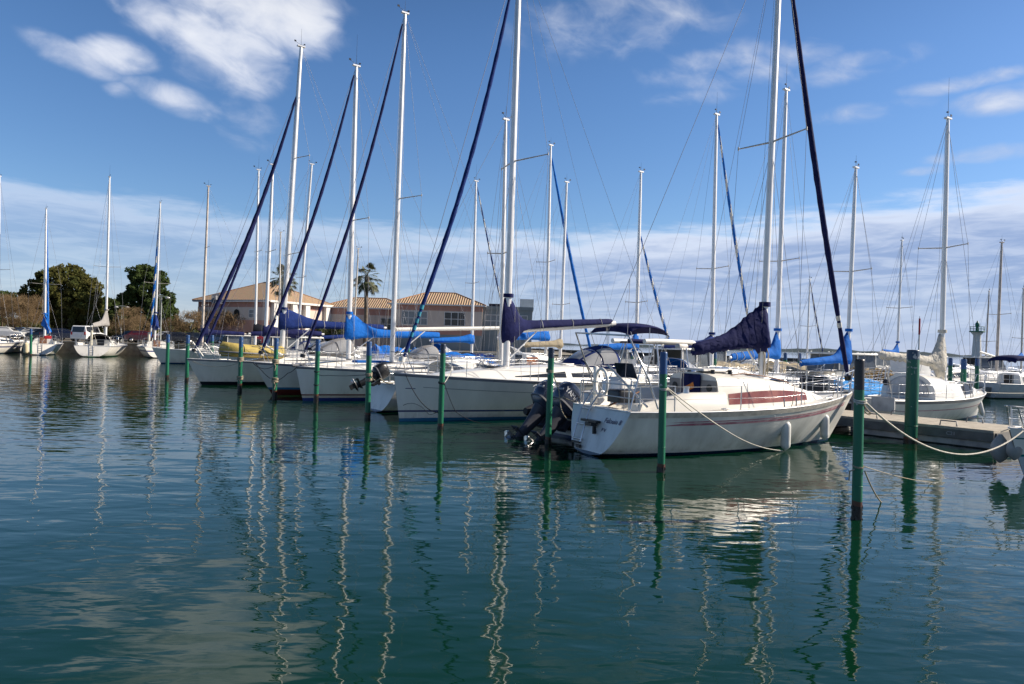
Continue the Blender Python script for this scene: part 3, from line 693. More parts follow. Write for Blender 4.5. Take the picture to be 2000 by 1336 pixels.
# ---------------------------------------------------------------- the near sailboat with the pink stripes
def near_extra(root, H, C_):
    # cockpit coamings, locker seats
    for sd in (1, -1):
        b = MB(); rows = []
        for i in range(9):
            x = .35 + 2.5 * i / 8; u = x / H.L; w = H.hb(u); z = H.F(u)
            hh = .16 + .26 * min(1, i / 4) ** 1.5
            rows.append([Vector((x, sd * (w * .80), z)), Vector((x, sd * (w * .76), z + hh)), Vector((x, sd * (w * .62), z + hh + .01)), Vector((x, sd * w * .56, z - .25))])
        b.loft(rows, False, True); b.build('coaming', CREAM, root)
        x = 1.75; b = MB(); b.tube([(x, sd * H.hb(.2) * .69, H.F(.2) + .38), (x, sd * H.hb(.2) * .69, H.F(.2) + .52)], [.085, .065], 12); b.tube([(x, sd * H.hb(.2) * .69, H.F(.2) + .52), (x, sd * H.hb(.2) * .69, H.F(.2) + .58)], .075, 12); b.build('winch', STEEL, root)
    b = MB(); b.tube([(.25, 0, 1.1), (1.25, .12, 1.42)], .022, 6); b.build('tiller', WOOD, root)
    x, z0, w, h = C_.prof(0)
    b = MB(); b.box((x - .02, 0, z0 + h * .42), (.02, w * 1.72, h * .86)); b.build('bulkhead', GREYC, root)
    for sd in (1, -1):
        b = MB(); b.tube([(x - .035, sd * .62, z0 + .5), (x - .05, sd * .62, z0 + .5)], .09, 16); b.build('instrument', BLACK, root)
    b = MB(); b.rbox((x - .06, 0, z0 + .36), (.04, .66, .92), .02); cc = b.build('companionway_cover', NAVY, root)
    b = MB(); b.add([(x - .09, -.10, z0 + .62), (x - .09, .16, z0 + .50), (x - .095, .14, z0 + .36), (x - .10, -.16, z0 + .48)], [(0, 1, 2, 3)]); o = b.build('orange_cloth', ORANGE, cc); s_ = o.modifiers.new('s', 'SOLIDIFY'); s_.thickness = .01
    b = MB(); b.rbox((x - .12, -.78, z0 + .12), (.22, .3, .34), .05); b.build('cockpit_bag', BLACK, root)
    b = MB(); b.rbox((x + .55, 0, z0 + h * 1.1 + .05), (1.1, .72, .05), .03, top=.97); b.build('sliding_hatch', CREAM, root)
    for i, (xx, yy) in enumerate(((x + .25, -.42), (x + .85, -.40), (x + .25, .42))):
        zt = z0 + h * 1.04; b = MB(); b.tube([(xx, yy, zt), (xx, yy, zt + .08)], [.06, .045], 10); b.tube([(xx, yy, zt + .08), (xx, yy, zt + .11)], .055, 10); b.build('winch', BLACK, root)
    # transom: name, ladder, outboard bracket
    def TM(y, z, up=1.0):
        t = (z - H.zk(0)) / (H.F(0) - H.zk(0)); X = -H.rk * (1 - t) - .012; s = math.hypot(H.rk / (H.F(0) - H.zk(0)), 1); uy = Vector((H.rk / (H.F(0) - H.zk(0)) / s, 0, 1 / s)); ux = Vector((0, -1, 0)); uz = ux.cross(uy)
        return Matrix(((ux.x, uy.x, uz.x, X), (ux.y, uy.y, uz.y, y), (ux.z, uy.z, uz.z, z), (0, 0, 0, 1)))
    text('Falouin 8', .17, TM(-.62, .80), root, INK, 'boat_name', .35); text('P V', .12, TM(-.38, .58), root, INK, 'home_port', .2)
    def tp(y, z, off=.03): return TM(y, z) @ Vector((0, 0, off))
    b = MB()
    for y in (.62, .28): b.tube([tp(y, .22, .06), tp(y, .98, .08), Vector((.12, y, 1.32)), Vector((.2, y, 1.45))], .021, 6)
    for z in (.28, .62, .98): b.tube([tp(.62, z, .07), tp(.28, z, .07)], .023, 6)
    b.build('boarding_ladder', STEEL, root)
    b = MB(); b.box(tp(.10, .72, .08), (.14, .62, .05)); b.box(tp(-.02, .64, .13), (.16, .26, .06)); b.box(tp(-.12, .55, .06), (.08, .05, .2)); b.build('engine_bracket', BLACK, root)
    for q_, d_ in ((tp(.46, .20, .05), (.06, .3, .035)), (tp(.62, .13, .05), (.05, .14, .09)), (tp(.32, .12, .05), (.05, .16, .08))): b = MB(); b.box(q_, d_); b.build('ladder_step', BLACK, root)
    # gantry over the stern
    b = MB(); f1, f2 = Vector((.75, 1.16, 1.12)), Vector((.75, -1.16, 1.12)); t1, t2 = Vector((-.02, 1.10, 2.80)), Vector((-.02, -1.02, 2.74))
    b.tube([f1, Vector((.5, 1.15, 1.7)), t1, t2, Vector((.5, -1.1, 1.8)), f2], .022, 8)
    b.tube([Vector((.30, 1.12, 2.1)), Vector((1.05, 1.16, 1.1))], .016, 6); b.tube([Vector((.33, -1.06, 2.1)), Vector((.02, -1.1, 1.1))], .016, 6)
    b.tube([Vector((.55, -1.04, 1.15)), Vector((.12, -.1, 2.05))], .028, 8)
    b.build('stern_gantry', STEEL, root)
    b = MB(); b.rbox((.35, .72, 1.55), (.12, .10, .9), .04); b.build('horseshoe_holder', WHITE, root)
    b = MB(); b.tube([Vector((.25, .34 + .25 * math.cos(a), 1.62 + .33 * math.sin(a))) for a in [R(k) for k in range(-60, 241, 20)]], .035, 8); b.build('lifebuoy', WHITE, root)
    b = MB(); b.rbox((.45, -.2, 1.35), (.5, .5, .3), .06); b.build('stern_locker', BLACK, root)
    # bow fittings, mast-foot ropes
    b = MB(); b.box((H.L - .12, 0, H.F(1) + .05), (.36, .16, .05)); b.tube([(H.L + .02, -.08, H.F(1) + .04), (H.L + .02, .08, H.F(1) + .04)], .045, 8); b.build('bow_roller', STEEL, root)
    b = MB()
    for sd in (1, -1):
        for u in (.30, .78): p = H.sheer(u, sd, .16, .06); b.tube([p - Vector((.12, 0, 0)), p + Vector((.12, 0, 0))], .018, 6); b.box(p - Vector((0, 0, .03)), (.1, .03, .06))
    b.build('cleat', STEEL, root)
    b = MB()
    for k in range(5):
        a = k * 1.3; b.tube([(C_.x0 + 2.45 + .1 * math.cos(a), .11 * math.sin(a), 1.85), (C_.x0 + 2.43 + .13 * math.cos(a + .3), .13 * math.sin(a + .3), 2.2 + .05 * k), (C_.x0 + 2.4 + .1 * math.cos(a), .1 * math.sin(a), 2.6)], .016, 5)
    b.build('coiled_halyards', TROPE, root)
    b = MB(); b.rbox((2.45, .05, 2.55), (.34, .16, .12), .05); b.tube([(2.4, 0, 2.5), (2.4, 0, 1.3)], .012, 4); b.tube([(2.5, .03, 2.5), (2.55, .06, 1.3)], .012, 4); b.build('mainsheet_blocks', OLDALU, root)
Hn = Hull(8.9, 2.95, 1.04, 1.36, .78, 1.35, .36, .45, 1.9, -.38, -.02)
near_boat = yacht('sailboat', 'aged white sailboat with pink side stripes, red smoked cabin window and navy sail cover', Hn, 'main', 28,
    stern=(2.1, 16.7), mast=(1528, -175, 1488, 705, None), cab=((2.80, 7.2, .98, .80, .42, 2.0, .86, .02), [(.07, .78, .17, .54, .85)]), cabm=CREAM, winm=SMOKE, deckm=CREAM,
    well=(.035, .31, .52, .38), extra=near_extra, rub=(OLDALU, .11),
    bands=[('pink_stripe', MAROON, .20, .225, .12, .93), ('pink_stripe', MAROON, .245, .30, .10, .93)],
    railspec=dict(n=4, r=.014), rigspec=dict(r=.088, spr=[(.51, 1.15, .05)], furl=(NAVY, None, .076, .03, .985), sag=.10, ties=(7, 8), boom=(2.3, 2.76, 2.45, 4), cover=(NAVY, .98, .34, .24, 1.0, .42), flap=.08,
    boomm=OLDALU, drop=.12, wrinkle=.19, patch=-1, wr=.007, ant=.6, sprm=OLDALU))
# ---------------------------------------------------------------- bow-out row on the left
def b4x(root, H, C_):
    sprayhood(root, 2.75, 4.35, 1.02, H.F(.35) + .46, .82, NAVYB); bimini(root, .35, 2.5, 1.1, 3.02, NAVY, H.F(.1), .22)
    wheel(root, Vector((1.05, 0, H.F(.1) + .75)), .5)
    for sd in (1, -1):
        b = MB(); b.rbox((1.9, sd * 1.25, H.F(.2) + .12), (2.4, .28, .34), .08); b.build('coaming', WHITE, root)
    # anchor on the bow, thin logo stripe
    b = MB(); b.box((H.L - .1, 0, H.F(1) + .06), (.4, .2, .06)); b.tube([(H.L + .1, 0, H.F(1) + .06), (H.L - .5, 0, H.F(1) + .12)], .02, 6); b.build('bow_roller', STEEL, root)
    b = MB(); b.tube([H.pt(.975, H.F(1) - .45, 1, .004), H.pt(.95, H.F(1) - .455, 1, .004)], .012, 4); b.build('bow_emblem', NAVYB, root)
B4 = yacht('sailboat', 'big white sloop with navy waterline stripe, navy sprayhood and bimini, plumb bow pointing left', Hull(11.2, 3.6, 1.22, 1.47, .82, .30, .2, .42, 2.1, -.4, -.1), 'navyboot', 215,
    bow=(-3.56, 21.8), mast=(1016, -107, 989, 690, None), cab=((3.6, 9.9, 1.12, .52, .35, 2.2, .80, .03), [(.02, .22, .35, .78, .7), (.26, .58, .32, .80, .40)]), well=(.04, .30, .5, .4), extra=b4x, rub=(GREYP, .05),
    bands=[('thin_stripe', GREYP, .36, .375, .05, .93)], railspec=dict(n=5),
    rigspec=dict(r=.105, spr=[(.49, 1.35, .45)], furl=(NAVYB, None, .076, .03, .985), sag=.30, ties=(3, 4, 5, 6, 7), tiem=mat('turquoise_wrap', (.02, .25, .35), .7), drumw=1, boom=(4.9, 2.92, 3.35, 0), boomm=WHITE, cover=(NAVY, 1.20, .34, .17, .97, .08), br=.11, flap=.42, patch=1, straps=(.35, .6, .9), drop=.0, wrinkle=.04, vang=True, wr=.007))
def b3x(root, H, C_):
    for sd in (1,): wheel(root, Vector((1.2, 0, H.F(.1) + .7)), .45)
    b = MB(); b.box((H.L - .1, 0, H.F(1) + .06), (.5, .16, .06)); b.tube([(H.L + .15, 0, H.F(1)), (H.L - .4, 0, H.F(1) + .15)], .03, 6); b.build('anchor', GREYP, root)
    b = MB(); b.rbox((H.L * .70, -.45, H.F(.7) + .32), (1.5, .5, .10), .04); b.build('folded_sail', BLUE, root)
B3 = yacht('sailboat', 'white sloop with dark red waterline stripe and bare white boom, bow pointing left', Hull(11.2, 3.5, 1.18, 1.34, .78, .42, .3, .42, 2.0, -.4, -.05), 'redboot', 217,
    bow=(-8.3, 27.65), mast=(791, 22, 766, 670, None), cab=((3.4, 9.4, 1.05, .42, .35, 2.2, .80, .03), [(.25, .75, .35, .75, .45)]), well=(.05, .28, .5, .4), extra=b3x,
    railspec=dict(n=5), rub=(GREYP, .05), rigspec=dict(r=.095, spr=[(.47, 1.1, .5)], furl=(NAVY, None, .07, .03, .97), sag=.25, boom=(5.9, 2.92, 3.2, 0), boomm=WHITE, br=.085, wr=.007))
def b2x(root, H, C_):
    sprayhood(root, 2.5, 3.7, .95, H.F(.3) + .40, .70, GREYC)
    b = MB(); b.rbox((H.L * .72, .3, H.F(.7) + .30), (1.6, .45, .10), .04); b.build('covered_raft', GREYDECK, root)
B2 = yacht('sailboat', 'white sloop with red bottom paint below a light blue line and bright blue sail cover', Hull(11.0, 3.5, 1.18, 1.37, .78, 1.05, .3, .42, 2.0, -.4, -.05), 'redanti', 218,
    bow=(-10.7, 29.85), mast=(696, 125, 681, 668, None), cab=((3.3, 8.9, 1.05, .42, .35, 2.2, .80, .03), [(.2, .7, .35, .75, .45)]), well=(.05, .28, .5, .4), extra=b2x, rub=(GREYP, .05),
    railspec=dict(n=5), rigspec=dict(r=.10, spr=[(.475, .95, .35)], furl=(NAVY, None, .076, .03, .97), sag=.25, ties=(7,), boom=(4.8, 2.65, 2.75, 0), cover=(BLUE, 1.0, .32, .17, 1.0, .17), ant=1.4, wr=.007, drop=.12, wrinkle=.05))
def b1x(root, H, C_):
    sprayhood(root, 4.0, 5.9, 1.15, H.F(.4) + .42, .95, GREYC)
    for k, y in ((.93, -.5), (.90, .55)):
        b = MB(); p = Vector((H.L * k, y * .7, H.F(k) + .10)); b.tube([p, p + Vector((.55, .0, .75))], .035, 6); b.build('boat_hook', WHITE, root)
B1 = yacht('sailboat', 'white sloop with black waterline, raked bow and long blue sail cover with white patch', Hull(12.2, 3.8, 1.15, 1.27, .78, .95, .3, .42, 2.0, -.4, -.05), 'black', 218,
    bow=(-15.65, 34.6), mast=(588, 87, 550, 670, None), cab=((3.8, 9.4, 1.15, .42, .35, 2.2, .80, .03), [(.2, .7, .35, .75, .45)]), well=(.05, .28, .5, .4), extra=b1x, rub=(GREYP, .05),
    railspec=dict(n=6), rigspec=dict(r=.115, spr=[(.33, 1.1, .25), (.64, .95, .45)], forestay_at=.86, furl=(NAVY, None, .10, .03, .98), sag=.3, boom=(6.0, 3.1, 3.15, 0), cover=(NAVYB, .85, .33, .20, .97, .20), patch=1, straps=(.4, .75), wr=.008, ant=.9, drop=.15, wrinkle=.04))
# yellow dinghy lashed on the foredeck of B1
def dinghy():
    c = P(492, 683, 36.2); root = empty('inflatable_dinghy', Vector((c.x, c.y, 1.62)), R(218 + 6)); tag(root, 'yellow inflatable dinghy with a grey band lying on the foredeck of the leftmost big sloop', 'dinghy')
    b = MB(); rings = []
    L_ = 3.3
    for i in range(21):
        q = i / 20; x = -L_ / 2 + L_ * q; w = .72 * (1 - max(0, (q - .62) / .38) ** 2.2) * (.90 + .1 * min(1, q * 6)); w = max(w, .06); h = .36 + .1 * q ** 3
        k = 1.0 if 0 < i < 20 else .5
        rings.append([Vector((x, w * k * (abs(math.cos(a)) ** .7) * (1 if math.cos(a) > 0 else -1), (h if math.sin(a) > 0 else .28) * k * (abs(math.sin(a)) ** .8) * (1 if math.sin(a) > 0 else -1) + .10 * q ** 2)) for a in [2 * math.pi * j / 18 for j in range(18)]])
    b.loft(rings, True, True); body = b.build('tube', YEL, root)
    b = MB()
    for sd in (1, -1):
        b.tube([Vector((r[0].x, sd * (abs(r[0].y) + .012), -.05 + .10 * (i / 20) ** 2)) for i, r in enumerate(rings)], .045, 6)
    b.build('rubbing_band', GREYP, root)
    for q in (4, 9, 14):
        b = MB(); b.tube([p * 1.01 for p in rings[q][0:10]], .014, 4); b.build('lashing', DROPE, root)
    b = MB(); b.tube([(-.3, .80, .42), (-1.15, .95, -.1)], [.03, .085], 6); b.build('paddle', WHITE, root)
dinghy()
# ---------------------------------------------------------------- boats behind, in the first row
SB = (.60, .045)
def small_cab(L, h=.45): return ((L * .30, L * .80, L * .105, h, .4, 2.0, .82, .02), [(.15, .75, .3, .8, .5)])
def std(L, B=None, Fs=1.0, Fb=1.25, rb=.9, **k): return Hull(L, B or L * .33, Fs, Fb, .74, rb, .3, .42, 2.0, -.35, 0, **k)
def b35x(root, H, C_):
    outboard(root, Vector((-.30, -.05, .98)), .88, 62, BLACK, BLACK)
    sprayhood(root, 2.3, 3.3, .85, H.F(.3) + .40, .4, WHITE, GLASS)
B35 = yacht('sailboat', 'small white sailboat with black tilted outboard on its stern, squeezed between two big sloops', std(8.6, 2.8, .95, 1.2, .9), 'plain', 38,
    mast=(988, 230, 979, 692, 28.0), mastat=5.1, cab=small_cab(8.6, .5), extra=b35x, railspec=dict(n=4), well=(.05, .28, .5, .4),
    rigspec=dict(r=.078, spr=[(.47, .75, .2)], boom=None, mastm=ALU))
def b0x(root, H, C_):
    sprayhood(root, 2.6, 3.8, .95, H.F(.3) + .42, .8, BLACKC)
yacht('sailboat', 'white sloop with navy furled headsail, just behind the leftmost big sloop', std(10.2, 3.3, 1.1, 1.3, 1.0), 'plain', 218,
    mast=(533, 318, 518, 655, 44.2), mastat=6.4, cab=small_cab(10.2), extra=b0x, railspec=dict(n=4), near=False,
    rigspec=dict(r=.10, spr=[(.54, .9, .1)], forestay_at=.96, furl=(NAVY, None, .076, .03, .98), boom=(3.8, 2.7, 2.7, 0), cover=(NAVY, .5, .35, .2, .95), ant=1.2))
yacht('sailboat', 'white sloop with white radar dome on its mast, in front of the pink building', std(10.5), 'plain', 218,
    mast=(505, 328, 499, 655, 52), mastat=6.5, cab=small_cab(10.5), near=False, extra=lambda r, h, c: sprayhood(r, 2.6, 3.8, .95, h.F(.3) + .42, .8, NAVYB), rigspec=dict(r=.085, spr=[(.55, .8, .1)], radar=4.4, boom=(3.8, 2.9, 2.9, 0), cover=(BLACKC, .5, .3, .2, .95), ant=1))
yacht('sailboat', 'white sloop with leaning mast, standing behind the long blue sail cover with the white patch', std(9.5), 'plain', 38,
    mast=(609, 317, 580, 655, 50), mastat=5.6, cab=small_cab(9.5), near=False, rigspec=dict(r=.09, spr=[(.40, .9, .1)], boom=(3.4, 2.6, 2.6, 0), cover=(NAVY, .5, .3, .2, .95)))
yacht('sailboat', 'white sloop with thin brownish mast left of the pink building', std(10, Fs=1.0), 'plain', 218,
    mast=(407, 360, 395, 655, 60), mastat=6.2, cab=small_cab(10), near=False, rigspec=dict(r=.09, mastm=WOODMAST, spr=[(.26, 1.0, .1), (.62, .75, .1)], boom=(3.6, 2.6, 2.6, 0), cover=(NAVY, .5, .3, .2, .95)))
yacht('sailboat', 'short-masted sailboat far behind, next to the left palm', std(8), 'plain', 38,
    mast=(548, 450, 545, 655, 70), mastat=4.6, cab=small_cab(8), near=False, rigspec=dict(r=.085, mastm=OLDALU, spr=[(.5, .7, .1)]))
# ---------------------------------------------------------------- boats across the pontoon
def R2(px):
    q = (px - 1000) / FPX; s = (16.3 - q * 27.9) / (.62 + .785 * q); return 27.9 + .785 * s
def sh(col, h=.8): return lambda r, H, c: sprayhood(r, H.L * .24, H.L * .38, H.B * .3, H.F(.3) + .42, h, col)
def r2(label, tx, ty, bx, L, hm='plain', rs=None, Y=None, **k):
    return yacht('sailboat', label, std(L), hm, k.pop('heading', 38), mast=(tx, ty, bx, 660, Y or R2(bx)), mastat=L * .56, cab=small_cab(L), near=False, rigspec=rs or {}, group=k.pop('group', None), **k)
r2('white sailboat with a tall bright blue cover on its mast, left of the nearest pole', 1672, 324, 1656, 8.6, rs=dict(r=.095, spr=[(.51, .9, .1)], boom=(3.0, 2.25, 2.05, 8), cover=(BLUE, 1.25, .22, .2, 1.0, .18), wrinkle=.1))
r2('white sailboat with blue cover with white straps, behind the mast of the pink-striped sailboat', 1536, 172, 1518, 9.5, rs=dict(r=.11, spr=[(.40, 1.0, .1)], boom=(3.6, 2.35, 2.15, 0), cover=(BLUE, 1.15, .32, .22, .97, .10), straps=(.4, .6, .8, .95), ant=1.2, mastm=ALU))
r2('white sailboat with blue and white spiralled headsail, left of the near navy sail cover', 1400, 220, 1391, 9.5, rs=dict(r=.10, spr=[(.40, .95, .1)], furl=(BLUE, STRAP, .075, .05, .97), boom=(3.8, 2.7, 2.6, 0), cover=(NAVYB, .55, .26, .22, .97, .12), ant=1.1), extra=sh(BLUE, .6))
r2('white sailboat with blue and white spiralled headsail that ends two thirds up its mast', 1252, 332, 1243, 8.5, rs=dict(r=.095, spr=[(.33, .8, .1)], forestay_at=.70, furl=(BLUE, STRAP, .075, .05, .97), boom=(3.0, 2.5, 2.4, 0), cover=(BLUE, .9, .28, .22, .97, .12)), extra=sh(WHITE, .5))
r2('white sailboat with a bent aerial at its masthead, right behind the big sloop\'s boom end', 1107, 352, 1095, 8.5, rs=dict(r=.095, spr=[(.32, .8, .1)], boom=(3.0, 2.5, 2.4, 0), cover=(TANC, .4, .28, .22, .97, .12)))
r2('white sailboat with plain bright blue furled headsail, behind the big sloop\'s boom', 1076, 280, 1067, 10, rs=dict(r=.095, spr=[(.46, .9, .2)], forestay_at=.97, furl=(BLUE, None, .10, .03, .98), boom=(3.9, 2.9, 2.8, 0), cover=(BLUE, .5, .6, .35, .97, .3), straps=(.5,)), extra=sh(WHITE, .9))
r2('white sailboat with a spiralled headsail and white globe lamp, in front of the tiled-roof building', 930, 350, 922, 9.5, rs=dict(r=.10, spr=[(.42, .85, .1)], furl=(NAVYB, STRAP, .06, .05, .97), boom=(3.6, 2.6, 2.5, 0), cover=(BLUE, .5, .32, .3, .97, .2), ant=1.2), extra=sh(BLUE, .9))
r2('white sailboat with thin short mast beside the right palm', 700, 482, 690, 8.5, rs=dict(r=.08, mastm=OLDALU, spr=[(.5, .7, .1)], boom=(3.2, 2.6, 2.5, 0), cover=(NAVYB, .5, .3, .2, .97)))
# blue-covered boats seen low between the masts
for i, (bx, ty, lab, cm) in enumerate(((835, 470, 'sailboat with low blue cover just left of the big sloop\'s navy headsail', BLUE), (870, 560, 'mastless-looking small sailboat under blue covers in front of the tiled-roof building windows', BLUE), (1150, 520, 'white sailboat with red-tipped short mast behind the navy bimini', NAVYB))):
    pass
def lowboat(label, px, L, hm, heading=38, Y=None, covers=(), cat='small boat', extra=None, cabh=.5, Fs=.9):
    Y = Y or R2(px); c = P(px, 690, Y)
    return yacht('small_boat', label, Hull(L, L * .36, Fs, Fs + .25, .8, .7, .1, .42, 2.2, -.3, -.1), hm, heading, stern=(c.x - .5 * L * math.cos(R(heading)), Y - .5 * L * math.sin(R(heading))), near=False, cab=((L * .3, L * .75, L * .12, cabh, .5, 3, .85, .1), [(.1, .8, .35, .85, .8)]), extra=extra, cat=cat, railspec=dict(n=3))
def canopy(m, h=.9, x0=.02, x1=.34): return lambda r, H, c: cover_tent(r, H, m, h, x0, x1)
def cover_tent(root, H, m, h=.6, x0=.02, x1=.9, name='boat_cover', ridge=.9):
    b = MB(); rows = []
    for i in range(13):
        u = x0 + (x1 - x0) * i / 12; w = H.hb(u) + .03; z = H.F(u) - .12; hh = h * (1 - .5 * (i / 12) ** 2) * (.75 if i in (0, 12) else 1) * (1 + .07 * math.sin(i * 2.2))
        rows.append([Vector((u * H.L, w, z)), Vector((u * H.L, w * 1.0, z + .14)), Vector((u * H.L, w * .55, z + .14 + hh * .6 + rnd.uniform(-.02, .02))), Vector((u * H.L, 0, z + .14 + hh)), Vector((u * H.L, -w * .55, z + .14 + hh * .6 + rnd.uniform(-.02, .02))), Vector((u * H.L, -w, z + .14)), Vector((u * H.L, -w, z))])
    b.loft(rows, False, True, 0, False); b.build(name, m, root)
lowboat('small boat under a bright blue cover between the big sloop\'s headsail and mast', 895, 7.5, 'plain', Y=46, extra=lambda r, H, c: cover_tent(r, H, BLUE, 1.1, .02, .6))
lowboat('small boat under a bright blue cover right behind the big sloop\'s mast foot', 950, 7.5, 'plain', Y=43, extra=lambda r, H, c: cover_tent(r, H, BLUE, 1.0, .02, .6))
lowboat('small boat under a bright blue cover, just right of the bright blue sail cover', 815, 7.5, 'plain', Y=50, extra=lambda r, H, c: cover_tent(r, H, BLUE, 1.2, .02, .55))
lowboat('white cabin boat with a brown-curtained window behind the big sloop\'s boom strut', 1052, 7.2, 'plain', Y=40.5, cabh=1.0, extra=lambda r, H, c: (MB().box((2.4, -.90, H.F(.3) + .62), (.8, .03, .5)).build('curtained_window', mat('brown_curtain', (.35, .13, .06), .8), r)))
GLASS2 = mat('pale_window_glass', (.14, .16, .18), .1)
def hardtop(root, H, C_, m=WHITE, gm=GLASS2, z=1.55):
    b = MB(); x0, x1, w = H.L * .28, H.L * .58, H.B * .36; f = H.F(.4)
    b.rbox(((x0 + x1) / 2, 0, f + z), (x1 - x0 + .5, w * 2.1, .10), .05); tp = b.build('hardtop', m, root)
    for sd in (1, -1):
        b = MB(); b.add([(x0, sd * w, f + .55), (x1 + .35, sd * w * .92, f + .55), (x1, sd * w * .86, f + z - .06), (x0, sd * w * .9, f + z - .06)], [(0, 1, 2, 3)]); o = b.build('window', gm, tp); s_ = o.modifiers.new('s', 'SOLIDIFY'); s_.thickness = .02
    b = MB(); b.add([(x1 + .4, w * .9, f + .55), (x1 + .4, -w * .9, f + .55), (x1 + .03, -w * .84, f + z - .06), (x1 + .03, w * .84, f + z - .06)], [(0, 1, 2, 3)]); o = b.build('windscreen', gm, tp); s_ = o.modifiers.new('s', 'SOLIDIFY'); s_.thickness = .02
    b = MB()
    for sd in (1, -1):
        for x in (x0, (x0 + x1) / 2, x1): b.box((x, sd * w * .95, f + .75 + z / 4), (.07, .05, z - .5))
        b.box(((x0 + x1) / 2, sd * w * .98, f + .3), (x1 - x0 + .5, .06, .55))
    b.build('pillar', m, tp)
lowboat('motorboat with grey-windowed hardtop cabin behind the bow of the pink-striped sailboat', 1630, 8.5, 'plain', heading=200, Y=40, extra=hardtop, cabh=.3)
lowboat('boat under a tan canvas cover seen past the near sailboat\'s mast on its left', 1440, 7, 'plain', Y=44, extra=lambda r, H, c: cover_tent(r, H, TANC, .9, .02, .85))
lowboat('boat under a tan canvas cover seen past the near sailboat\'s mast on its right', 1560, 7, 'plain', Y=42, extra=lambda r, H, c: cover_tent(r, H, TANC, 1.0, .02, .85))
lowboat('white cabin cruiser behind the ladder frame of the twin-engined boat', 1345, 8, 'plain', Y=40, extra=hardtop, cabh=.3)
lowboat('white cabin boat with dark round ports behind the near sailboat\'s coachroof', 1430, 7.5, 'plain', Y=32, cabh=.75)
lowboat('open boat with light blue cover and dark engine box beside the near sailboat\'s bow', 1655, 6.5, 'plain', Y=29.5, heading=38, cabh=.1, extra=lambda r, H, c: (cover_tent(r, H, SKYB, .55, .25, .9), MB().rbox((.9, 0, H.F(.1) + .3), (.9, 1.0, .75), .1).build('engine_box', BLACK, r)))
def netpile(root, H, C_):
    b = MB(); rr = random.Random(4)
    for k in range(46):
        a = rr.uniform(0, 6.28); r0 = rr.uniform(.1, .8); c = Vector((H.L * .3 + rr.uniform(-1.1, 1.1), rr.uniform(-.6, .6), H.F(.3) + .1 + rr.uniform(0, .55)))
        b.tube([c + Vector((math.cos(a + t) * r0 * .5, math.sin(a + t) * .3, .1 * math.sin(t * 2))) for t in (0, .7, 1.4, 2.1, 2.8, 3.5)], rr.uniform(.03, .07), 5)
    b.build('fishing_nets', mat('net_brown', (.40, .30, .16), .9, var=.12), root)
    b = MB(); b.rbox((H.L * .66, 0, H.F(.6) + .6), (1.4, 1.3, 1.2), .08); b.build('wheelhouse', WHITE, root)
lowboat('blue-hulled fishing boat heaped with brown nets between the two rightmost big poles', 1745, 8.0, 'bluehull', heading=25, Y=36, cabh=.1, extra=netpile, cat='fishing boat', Fs=1.05)
# far right group
r2('small sailboat with thin mast far behind the near boat\'s navy headsail', 1582, 542, 1577, 7.5, Y=62, rs=dict(r=.08, mastm=ALU, spr=[(.45, .7, 0)], furl=(NAVYB, STRAP, .06, .05, .97)))
r2('sailboat with small bright blue sail cover left of the thick pole', 1762, 466, 1753, 8, Y=50, rs=dict(r=.085, spr=[(.48, .85, 0)], boom=(2.2, 2.6, 2.75, 0), cover=(BLUE, .75, .16, .14, 1.0, .2), boomm=WHITE))
r2('sailboat with thin brown mast just right of the lighthouse', 1932, 565, 1926, 8, Y=70, rs=dict(r=.085, mastm=WOODMAST, spr=[(.35, .9, 0)]))
r2('green-hulled sailboat with white cover and bare white boom right of the lighthouse', 1957, 470, 1948, 7.8, 'greenhull', Y=50, heading=20, rs=dict(r=.095, mastm=WOODMAST, spr=[(.45, .85, 0)], boom=(1.7, 2.5, 2.85, 0), boomm=CREAM), extra=lambda r, H, c: cover_tent(r, H, WHITE, .6, .1, .85))
r2('sailboat whose mast stands at the right edge of the picture', 1999, 560, 1996, 8, Y=60, rs=dict(r=.08, mastm=OLDALU, spr=[(.4, .7, 0)], boom=(2.5, 2.5, 2.5, 0), cover=(BLUE, .5, .3, .2, .97)))
lowboat('grey-white motorboat at the right edge with navy canopy, stern towards the pontoon', 2000, 6.5, 'greyhull', heading=20, Y=45, cabh=.6, extra=lambda r, H, c: bimini(r, 1.2, 3.2, .9, 2.3, NAVY, H.F(.3)))
for i, (px, Y, L, lab) in enumerate(((1815, 52, 7, 'white low boat with blue gear seen left of the cream furled sail'), (1885, 58, 7.5, 'white cabin boat in front of the lighthouse'), (1700, 60, 7, 'white boat in front of the dark breakwater, left of the thick pole'), (1300, 55, 8, 'white motorboat far behind, left of the blue-topped centre pole'), (1200, 58, 8, 'white motorboat far behind the navy bimini'), (1480, 60, 8, 'white motorboat far behind the near navy sail cover'),
                                    (600, 62, 9, 'white cabin boat far behind the long blue sail cover'), (740, 56, 8.5, 'white cabin boat far behind the second sloop\'s blue sail cover'), (455, 66, 8, 'white cabin boat in front of the parked red cars'))):
    lowboat(lab, px, L, 'plain', heading=(38, 20, 210)[i % 3], Y=Y, cabh=.9, cat='motorboat', extra=(hardtop if i % 2 == 0 else None))

for px, Y, lab, cm, hd in ((865, 44, 'small boat with black cover behind the big sloop\'s bow rail', BLACKC, 38), (915, 38.5, 'small white cabin boat just behind the big sloop\'s foredeck', None, 38), (795, 41, 'small white cabin boat seen between the third sloop\'s boom and deck', None, 218), (1000, 46, 'small boat under a navy cover behind the big sloop\'s mast', NAVYB, 38), (1270, 34, 'white cabin boat behind the arch of the twin-engined boat', None, 38)):
    lowboat(lab, px, 7.2, 'plain', heading=hd, Y=Y, cabh=.7, extra=(lambda r, H, c, cm=cm: cover_tent(r, H, cm, .9, .02, .5)) if cm else None)

